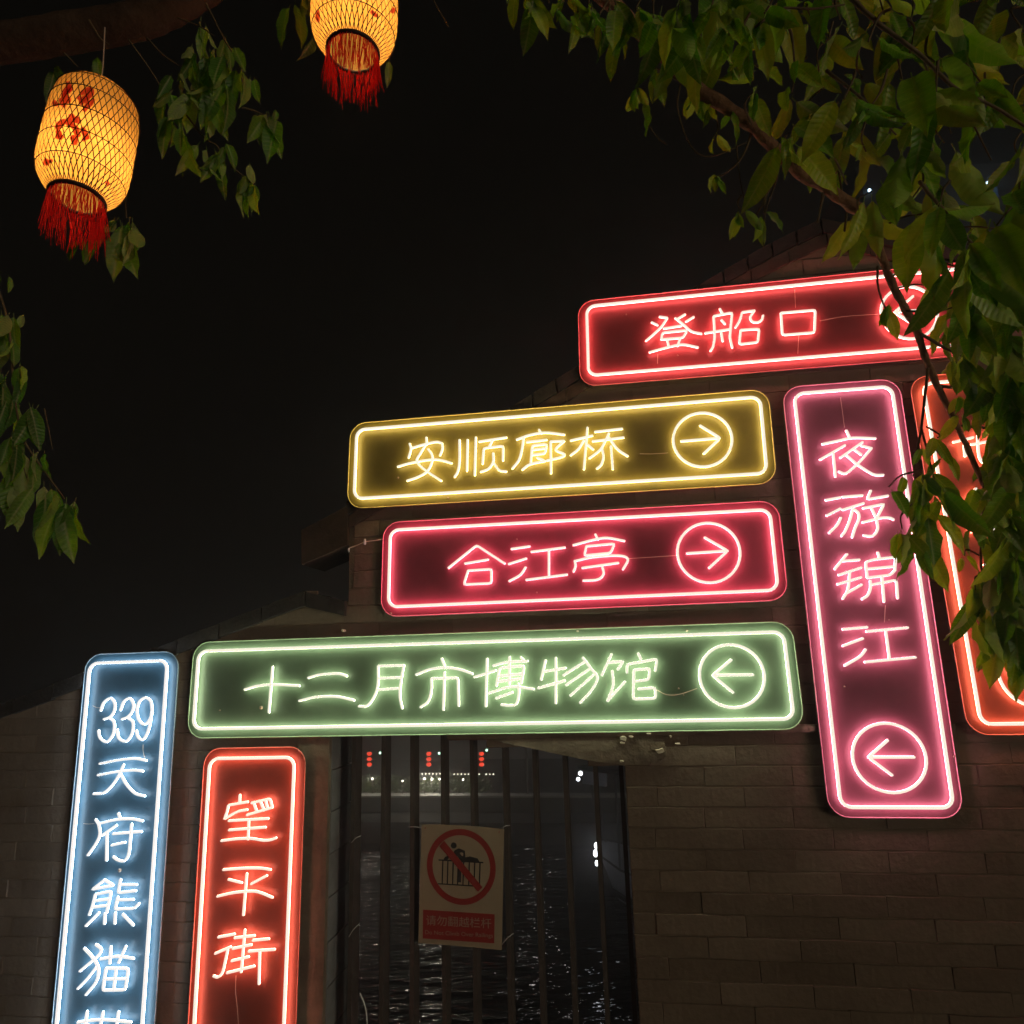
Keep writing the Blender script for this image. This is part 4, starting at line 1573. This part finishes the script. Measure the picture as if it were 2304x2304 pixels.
for c in [
    (1165, -30, 1.6, 3, 110), (1205, 10, 1.6, 3, 115), (1235, 5, 1.62, 2, 110), (1270, -10, 1.62, 3, 90), (1300, 30, 1.62, 3, 75), (1325, 10, 1.62, 3, 80), (1350, 30, 1.65, 3, 95), (1385, 10, 1.65, 3, 110),
    (1400, 80, 1.7, 3, 110), (1430, 20, 1.66, 4, 130), (1470, 40, 1.6, 4, 150), (1500, 100, 1.7, 3, 120), (1530, 10, 1.5, 4, 170), (1560, 90, 1.6, 4, 140),
    (1600, 20, 1.5, 4, 160), (1640, 50, 1.5, 4, 110), (1680, 90, 1.55, 4, 110), (1660, -20, 1.5, 4, 140), (1720, 30, 1.5, 5, 130),
]:
    x, y, d, n, L_ = c
    cluster(br2, x, y, d, n, L_, (x + lr.uniform(-30, 40), y - 60, d))
poly = [(1560, -40), (1640, 160), (1760, 200), (1850, 300), (1960, 350), (2040, 440), (2100, 540), (2190, 620), (2330, 700), (2330, -40)]


def inpoly(x, y, P_):
    c = False
    for i in range(len(P_)):
        (x1, y1), (x2, y2) = P_[i - 1], P_[i]
        if (y1 > y) != (y2 > y) and x < (x2 - x1) * (y - y1) / (y2 - y1) + x1: c = not c
    return c


nodes = []
tries = 0
while tries < 6000:
    tries += 1
    x, y = lr.uniform(1560, 2330), lr.uniform(-40, 700)
    if inpoly(x, y, poly) and all((x - a) ** 2 + (y - b) ** 2 > 58 ** 2 for a, b in nodes): nodes.append((x, y))
print('nodes', len(nodes))
for x, y in nodes:
    if 1930 < x < 2000 and 360 < y < 440: continue
    if 2160 < x < 2275 and 260 < y < 430: continue
    far = lr.random()
    d = 1.45 + far * .75
    ly = min((abs(x - a[0]) + abs(y - a[1] + 40)) for a in LIMB1[1:7])
    if ly < 130: d = max(d, 2.0)
    own = br3 if x > 2010 else br2
    cluster(own, x, y, d, lr.choice((2, 3, 3)), lr.choice((80, 110, 130, 150, 175, 215)) * (1.1 - .25 * far), (x + lr.uniform(-40, 50), y - lr.uniform(40, 90), d + .03), spread=1.25, up_=lr.uniform(0, .3))

# --- bough at the upper left that carries the lantern
bo = empty('tree_bough', Matrix.Translation(at(60, 80, 2.3)))
bpy.context.view_layer.update()
tag(bo, 'thick dark bough with drooping leaves at the upper left, carrying the whole lantern', 'tree branch')
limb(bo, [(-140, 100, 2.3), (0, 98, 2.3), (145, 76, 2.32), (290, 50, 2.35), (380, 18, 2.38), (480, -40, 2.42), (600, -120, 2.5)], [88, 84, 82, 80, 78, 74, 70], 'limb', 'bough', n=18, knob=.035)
for pts, w in [
    ([(290, 90, 2.33), (340, 160, 2.3), (370, 210, 2.3), (400, 260, 2.3)], 4), ([(330, 85, 2.33), (375, 130, 2.3), (430, 160, 2.3)], 4), ([(460, 0, 2.4), (500, 80, 2.35), (530, 130, 2.3)], 5),
    ([(400, 40, 2.35), (450, 60, 2.33), (480, 80, 2.3)], 4), ([(200, 45, 2.2), (225, 85, 2.2), (245, 100, 2.2)], 5), ([(145, 120, 2.3), (165, 140, 2.3), (175, 150, 2.3)], 4),
    ([(540, 240, 2.3), (575, 250, 2.3), (600, 262, 2.3)], 5), ([(420, 260, 2.3), (460, 310, 2.3), (490, 330, 2.3), (500, 365, 2.3)], 4), ([(520, 375, 2.3), (540, 390, 2.3), (570, 415, 2.3)], 4),
]:
    twig(bo, pts, w)
for c in [
    (455, 55, 2.35, 3, 95), (500, 90, 2.35, 2, 90), (430, 110, 2.3, 4, 110), (400, 160, 2.3, 3, 110), (470, 120, 2.3, 4, 130), (520, 125, 2.3, 4, 140), (450, 160, 2.3, 4, 110), (540, 160, 2.3, 3, 115), (570, 170, 2.32, 2, 80),
    (385, 210, 2.3, 3, 110), (430, 210, 2.3, 4, 120), (500, 190, 2.3, 3, 120), (390, 260, 2.3, 3, 100), (420, 300, 2.3, 3, 120), (470, 230, 2.3, 3, 110), (460, 320, 2.3, 2, 110),
    (492, 345, 2.3, 4, 120), (500, 330, 2.3, 2, 100), (550, 395, 2.3, 4, 90), (570, 410, 2.3, 3, 90), (590, 262, 2.3, 3, 90), (612, 265, 2.3, 4, 120), (620, 240, 2.3, 1, 75), (560, 370, 2.3, 1, 60),
    (130, 150, 2.4, 2, 70), (215, 130, 2.4, 2, 70),
    (285, 490, 2.5, 3, 120), (262, 500, 2.5, 3, 130), (240, 520, 2.5, 2, 110), (300, 520, 2.5, 2, 90), (180, 540, 2.5, 2, 60),
    (655, 0, 2.4, 2, 110), (690, -10, 2.4, 3, 120), (715, 40, 2.4, 2, 110), (875, 130, 2.5, 1, 60), (870, 60, 2.5, 2, 80),
]:
    cluster(bo, *c, None, spread=.6)
for pts, w in [([(270, 380, 2.6), (280, 440, 2.55), (285, 490, 2.5)], 4), ([(700, -60, 2.4), (705, -20, 2.4), (715, 40, 2.4)], 4), ([(880, -40, 2.5), (878, 40, 2.5), (876, 130, 2.5)], 3), ([(975, 0, 2.6), (1000, 45, 2.6), (1010, 60, 2.6)], 3)]:
    twig(bo, pts, w)

# --- spray of leaves at the left edge
bs = empty('leaf_spray', Matrix.Translation(at(20, 700, 2.2)))
bpy.context.view_layer.update()
tag(bs, 'dark drooping spray of long leaves at the left edge, halfway up the photo', 'tree branch')
for pts, w in [([(-60, 560, 2.2), (-10, 640, 2.2), (20, 740, 2.2), (30, 860, 2.2), (50, 980, 2.2), (100, 1060, 2.2), (145, 1122, 2.2)], 7), ([(100, 920, 2.2), (110, 970, 2.2), (118, 1010, 2.2)], 4), ([(50, 1040, 2.2), (60, 1075, 2.2)], 3)]:
    twig(bs, pts, w)
for c in [(10, 700, 2.2, 3, 110), (50, 705, 2.2, 1, 60), (20, 760, 2.2, 3, 110), (10, 620, 2.2, 2, 80), (50, 830, 2.2, 3, 90), (10, 840, 2.2, 3, 120), (30, 900, 2.2, 3, 110), (70, 920, 2.2, 3, 110), (60, 930, 2.2, 2, 90), (20, 980, 2.2, 3, 120), (60, 1010, 2.2, 3, 110), (90, 1015, 2.2, 2, 80),
          (50, 1075, 2.2, 3, 130), (0, 1060, 2.2, 2, 120), (95, 1090, 2.2, 3, 130), (140, 1125, 2.2, 3, 145), (155, 1122, 2.2, 2, 120), (120, 1110, 2.2, 2, 130)]:
    cluster(bs, *c, None, spread=.5)
print('leaves', LEAFN)

# ------------------------------------------------------------------ across the river
def far(px, py, dist):
    """point at a pixel, at a horizontal distance along the wall normal"""
    d = ray(px, py)
    k = dist / d.dot(WB)
    return EYE + d * k


DB = 36.0
RB = Matrix.Rotation(YAW, 4, 'Z')


def bankbox(name, m, x0, x1, y0, y1, z0, z1, kind=None, **kw):
    b = MB().box((x0, y0, z0), (x1, y1, z1))
    me = b.mesh(name, m)
    o = link(name, me)
    o.matrix_world = Matrix.Rotation(YAW, 4, 'Z')
    return tag(o, kind=kind, **kw)


def lx(px, py=1800, dist=DB):
    return far(px, py, dist).dot(WA)


zq = far(870, 1795, DB).z          # top of the quay wall
zlow = far(870, 1848, DB - 2).z
bankbox('far_bank', 'bank', -50, 50, DB + .05, DB + 14, ZW - 1, zq, kind='structure')
bankbox('quay_path', 'quay', -50, 50, DB - .02, DB + .8, zq + .004, zq + .09, kind='structure')
bankbox('river_terrace', 'bank', -50, 50, DB - 2.2, DB + .04, ZW - 1, zlow, kind='structure')
# hedge behind the path
hb = MB()
hr = random.Random(3)
zh0, zh1 = zq + .09, far(870, 1752, DB + 1).z
X0, X1 = lx(560), lx(1090)
for i in range(5200):
    x, y, z = hr.uniform(X0, X1), DB + 1 + hr.random() ** 2 * 1.2, hr.uniform(zh0, zh1 + .12 * math.sin(i))
    s_ = hr.uniform(.05, .13)
    a = Vector((hr.uniform(-1, 1), hr.uniform(-1, 1), hr.uniform(-1, 1))).normalized()
    u = a.orthogonal().normalized()
    v = a.cross(u)
    p = Vector((x, y, z))
    hb.add([p + u * s_, p + v * s_ * .5, p - u * s_, p - v * s_ * .5], [(0, 1, 2, 3)])
hme = hb.mesh('hedge', 'hedge')
ho = link('hedge', hme)
ho.matrix_world = RB
tag(ho, 'low clipped hedge along the far river path', kind='stuff')


def sphere_mesh(name, r, m, sz=1.0, u=12, v=8):
    bm = bmesh.new()
    bmesh.ops.create_uvsphere(bm, u_segments=u, v_segments=v, radius=r)
    for w_ in bm.verts: w_.co.z *= sz
    me = bpy.data.meshes.new(name)
    bm.to_mesh(me)
    bm.free()
    me.materials.append(m)
    me.polygons.foreach_set('use_smooth', [True] * len(me.polygons))
    return me


# fairy lights strung over the hedge
eL = emis('fairy_bulb', (1, .95, .75), 3)
eL2 = emis('quay_lamp', (1, .95, .8), 7)
bm_ = sphere_mesh('bulb', .032, eL)
sg_ = empty('light_string', Matrix.Translation(far(980, 1742, DB + .6)))
bpy.context.view_layer.update()
tag(sg_, 'level string of small white bulbs above the hedge across the river', 'string lights')
pts = [far(x, 1741 + (1 if x > 1000 else 0), DB + .6) for x in range(950, 1112, 8)]
for i, p in enumerate(pts):
    if i % 9 == 8: continue
    link('bulb', bm_, sg_, p - sg_.matrix_world.translation)
MB().tube([p + Vector((0, 0, .05)) for p in pts], .01, 4).obj('cable', 'twig', sg_, inv=sg_.matrix_world.inverted())
# path lamps that light the hedge
pm = MB()
for k, (x, y, e_) in enumerate(((792, 1752, 1), (838, 1752, 1.6), (906, 1757, .7), (955, 1752, 2), (972, 1753, 2.6), (989, 1753, 1.2), (1042, 1754, .8))):
    p = far(x, y, DB + .55)
    o = empty('path_lamp', Matrix.Translation(Vector((p.x, p.y, zq))))
    bpy.context.view_layer.update()
    tag(o, 'small white path lamp before the lit hedge, %s' % ('leftmost', 'second from the left', 'third from the left', 'fourth from the left', 'fifth and brightest', 'sixth from the left', 'rightmost')[k], 'lamp', 'path lamps by the hedge')
    link('globe', sphere_mesh('globe', .035 * (1 + .2 * e_), eL2), o, Vector((0, 0, p.z - zq)))
    MB().tube([Vector((0, 0, .0)), Vector((0, 0, p.z - zq - .05))], .02, 6).obj('stem', 'fin', o)
    pl = bpy.data.lights.new('lamp_light', 'POINT')
    pl.energy = 9 * e_
    pl.color = (1, .93, .75)
    pl.shadow_soft_size = .06
    po = bpy.data.objects.new('lamp_light', pl)
    COL.objects.link(po)
    po.parent = o
    po.location = (0, -.25, p.z - zq)
# strings of three red lanterns
er = emis('red_lantern_glow', (1, .07, .03), 1.5)
rl = sphere_mesh('glow_body', .13, er, .78)
for k, (x, word) in enumerate(((831, 'left'), (965, 'middle'), (1083.5, 'right'))):
    for j, yy in enumerate((1696, 1708, 1720)):
        p = far(x, yy, DB + 1.5)
        o = empty('red_lantern', Matrix.Translation(p))
        tag(o, '%s of the three glowing red lanterns in the %s string across the river' % (('topmost', 'middle one', 'lowest')[j], word), 'lantern', 'red lanterns across the river')
        link('glow_body', rl, o)
        c = MB()
        c.tube([Vector((0, 0, -.125)), Vector((0, 0, -.095))], .06, 8, cap=False)
        c.obj('cap', 'ring', o)
        c = MB()
        c.tube([Vector((0, 0, .095)), Vector((0, 0, .125))], .06, 8, cap=False)
        c.obj('cap', 'ring', o)
        MB().tube([Vector((0, 0, .12)), Vector((0, 0, .30))], .008, 4).obj('cord', 'ring', o)
eg = emis('green_spot', (.55, 1, .7), 4)
gm = sphere_mesh('glow', .06, eg, 1)
for k, (x, y, w_) in enumerate(((855, 1694, 'left'), (988, 1695, 'middle'), (1095, 1688, 'right'))):
    p = far(x, y, DB + 2)
    o = empty('green_lamp', Matrix.Translation(p))
    tag(o, 'tiny pale green lamp just right of the %s red lantern string' % w_, 'lamp', 'green lamps across the river')
    link('globe', gm, o)
    MB().tube([Vector((0, 0, -.3)), Vector((0, 0, -.05))], .015, 5).obj('stem', 'ring', o)
# tall street lamp on the far bank, its reflection breaks up on the water
def street_lamp(px, py, h_word, en, dist=DB + .5):
    p = far(px, py, dist)
    o = empty('street_lamp', Matrix.Translation(Vector((p.x, p.y, zq))))
    tag(o, h_word, 'lamp')
    link('globe', sphere_mesh('globe', .17, emis('street_globe' + str(px), (1, .93, .88), en)), o, Vector((0, 0, p.z - zq)))
    MB().tube([Vector((0, 0, 0)), Vector((0, 0, p.z - zq - .15))], .05, 8).obj('pole', 'fin', o)


street_lamp(1182, 1602, 'white globe street lamp mirrored in white flecks right of the no-climbing sign', 30)
street_lamp(868, 1622, 'white globe street lamp mirrored in faint flecks left of the no-climbing sign', 3)

# ------------------------------------------------------------------ river boat
DBT = 24.0
pb_ = wz(1352, 1992, ZW)
bow = Vector((pb_.x, pb_.y, ZW))
dirb = (WA * .72 - WB * .70).normalized()      # bow points left and away, hull runs to the right and nearer
side = Vector((-dirb.y, dirb.x, 0))
MBt = Matrix((dirb, side, Vector((0, 0, 1)))).transposed().to_4x4()
MBt.translation = bow
boat = empty('river_boat', MBt)
tag(boat, 'white-hulled river boat with a pale canopy, its bow seen through the right gate bars', 'boat')
hl = MB()
stn = [(0, .04, 1.55), (.5, .55, 1.42), (1.2, 1.0, 1.3), (2.4, 1.35, 1.18), (4.5, 1.5, 1.1), (8, 1.5, 1.1), (10.5, 1.3, 1.15)]
NR = 5
vs_, fs_ = [], []
for x, hw, top in stn:
    for s_ in (-1, 1):
        for k in range(NR):
            t = k / (NR - 1)
            ww = hw * (.62 + .38 * t ** .6)
            vs_.append(Vector((x + (1 - t) * (.75 if x < .6 else .4 if x < 1.5 else 0), s_ * ww, -.1 + (top + .1) * t)))
W2 = NR * 2
for i in range(len(stn) - 1):
    for s_ in (0, 1):
        for k in range(NR - 1):
            a = i * W2 + s_ * NR + k
            fs_.append((a, a + 1, a + W2 + 1, a + W2))
    a = i * W2
    fs_.append((a + NR - 1, a + W2 - 1, a + 2 * W2 - 1, a + W2 + NR - 1))
fs_.append(tuple(list(range(0, NR)) + list(range(W2 - 1, NR - 1, -1))))
e_ = (len(stn) - 1) * W2
fs_.append(tuple([e_ + i for i in range(NR)] + [e_ + i for i in range(W2 - 1, NR - 1, -1)]))
hl.add(vs_, fs_)
hl.obj('hull', 'hull', boat)
kl = MB()
for s_ in (-1, 1):
    kl.tube([Vector((x + (.65 if x < .6 else .3 if x < 1.5 else 0), s_ * (hw * .80 + .03), .28)) for x, hw, top in stn], .10, 6)
kl.obj('rubbing_strake', 'keel', boat)
for s_ in (-1, 1):
    MB().tube([Vector((x, s_ * (hw - .02), top + .03)) for x, hw, top in stn], .04, 6).obj('gunwale', 'cabin', boat)
MB().box((2.6, -1.1, 1.1), (9.6, 1.1, 2.9)).obj('cabin', 'cabin', boat)
for i in range(5):
    MB().box((3.0 + i * 1.3, -1.13, 1.7), (4.0 + i * 1.3, -1.09, 2.6)).obj('window', 'tower', boat)
zc = far(1330, 1765, DBT).z - ZW


def on_boat(px_, py_, yy):
    o_, d_ = MBt.inverted() @ EYE, MBt.inverted().to_3x3() @ ray(px_, py_)
    return o_ + d_ * ((yy - o_.y) / d_.y)


c4 = [on_boat(x, y, -1.5) for x, y in ((1310, 1763), (1361, 1770), (1361, 1741), (1312, 1736))]
print('canopy', c4)
MB().prism([(p.x, p.z) for p in c4], -1.5, -1.4).obj('canopy', 'canopy', boat)
MB().prism([(c4[3].x - .3, c4[3].z + .05), (10, c4[3].z + .05), (10, c4[3].z + .16), (c4[3].x - .3, c4[3].z + .16)], -1.5, 1.5).obj('roof', 'tower', boat)
for x in (-.2, 2.2, 6, 9.5):
    for s_ in (-1, 1):
        hw = .15 if x < 0 else 1.15
        MB().tube([Vector((x + (.45 if x < 0 else 0), s_ * hw, 1.2)), Vector((x, s_ * hw, zc + .02))], .04, 6).obj('post', 'cabin', boat)
eb_ = emis('boat_lamp', (.9, .95, 1), 5)
for (px_, py_, r_) in ((1306, 1740, .07), (1301, 1753, .06), (1342, 1903, .07), (1340, 1920, .075), (1343, 1942, .06)):
    p = far(px_, py_, DBT - .6)
    o = link('bow_lamp', sphere_mesh('bow_lamp', r_, eb_, 1.4 if py_ > 1900 else 1), boat)
    o.location = MBt.inverted() @ p

pl = bpy.data.lights.new('lamp_light', 'POINT')
pl.energy = 7
pl.color = (.9, .93, 1)
pl.shadow_soft_size = .1
po = bpy.data.objects.new('lamp_light', pl)
COL.objects.link(po)
po.parent = boat
po.location = MBt.inverted() @ far(1346, 1912, DBT - 2.2)

# ------------------------------------------------------------------ far tower with a lit corner, behind the leaves
tw = empty('tower_building', Matrix.Translation(Vector((far(2240, 700, 44).x, far(2240, 700, 44).y, ZW))))
bpy.context.view_layer.update()
tag(tw, 'far dark tower with a bluish lit top window, glimpsed between the top right leaves', 'building')
inv = tw.matrix_world.inverted()
p0, p1 = inv @ far(2195, 402, 44), inv @ far(2262, 428, 44)
hz_ = p0.z
MB().box((-7, .5, 0), (9, 10, hz_ + 1.5)).obj('wall', 'tower', tw)
ew = emis('blue_window', (.05, .11, .22), .35)
MB().box((p0.x, .35, p1.z), (p1.x, .55, p0.z)).obj('window', ew, tw)
elw = emis('white_lamp', (.55, .85, 1), 7)
for (x, y, r) in ((2201, 419, .14), (1956, 428, .10)):
    p = inv @ far(x, y, 43)
    link('roof_lamp', sphere_mesh('roof_lamp', r, elw), tw, p)
a, b_ = inv @ far(2205, 426, 43.2), inv @ far(2230, 404, 43.2)
MB().tube([a, b_], .07, 6).obj('light_tube', elw, tw)
bk = MB()
p = inv @ far(1956, 428, 43)
bk.box((p.x - .3, p.y + .2, -0), (p.x + .5, p.y + 3, p.z + .4))
bk.obj('annex', 'tower', tw)

# ------------------------------------------------------------------ thin haze added to stand in for camera bloom round neon and lamps
hz = MB().box((-66, -14, ZW - 2.1), (66, 66, 38))
hm = bpy.data.materials.new('night_haze')
hm.use_nodes = True
hn = hm.node_tree
hn.nodes.clear()
ho_ = hn.nodes.new('ShaderNodeOutputMaterial')
hv = hn.nodes.new('ShaderNodeVolumePrincipled')
hv.inputs['Color'].default_value = (.92, .92, .92, 1)
hv.inputs['Density'].default_value = HAZE
hv.inputs['Anisotropy'].default_value = 0.8
hn.links.new(hv.outputs[0], ho_.inputs['Volume'])
hobj = hz.obj('haze', hm)
tag(hobj, 'thin night haze glowing round the neon signs', kind='stuff')
hobj.display_type = 'WIRE'
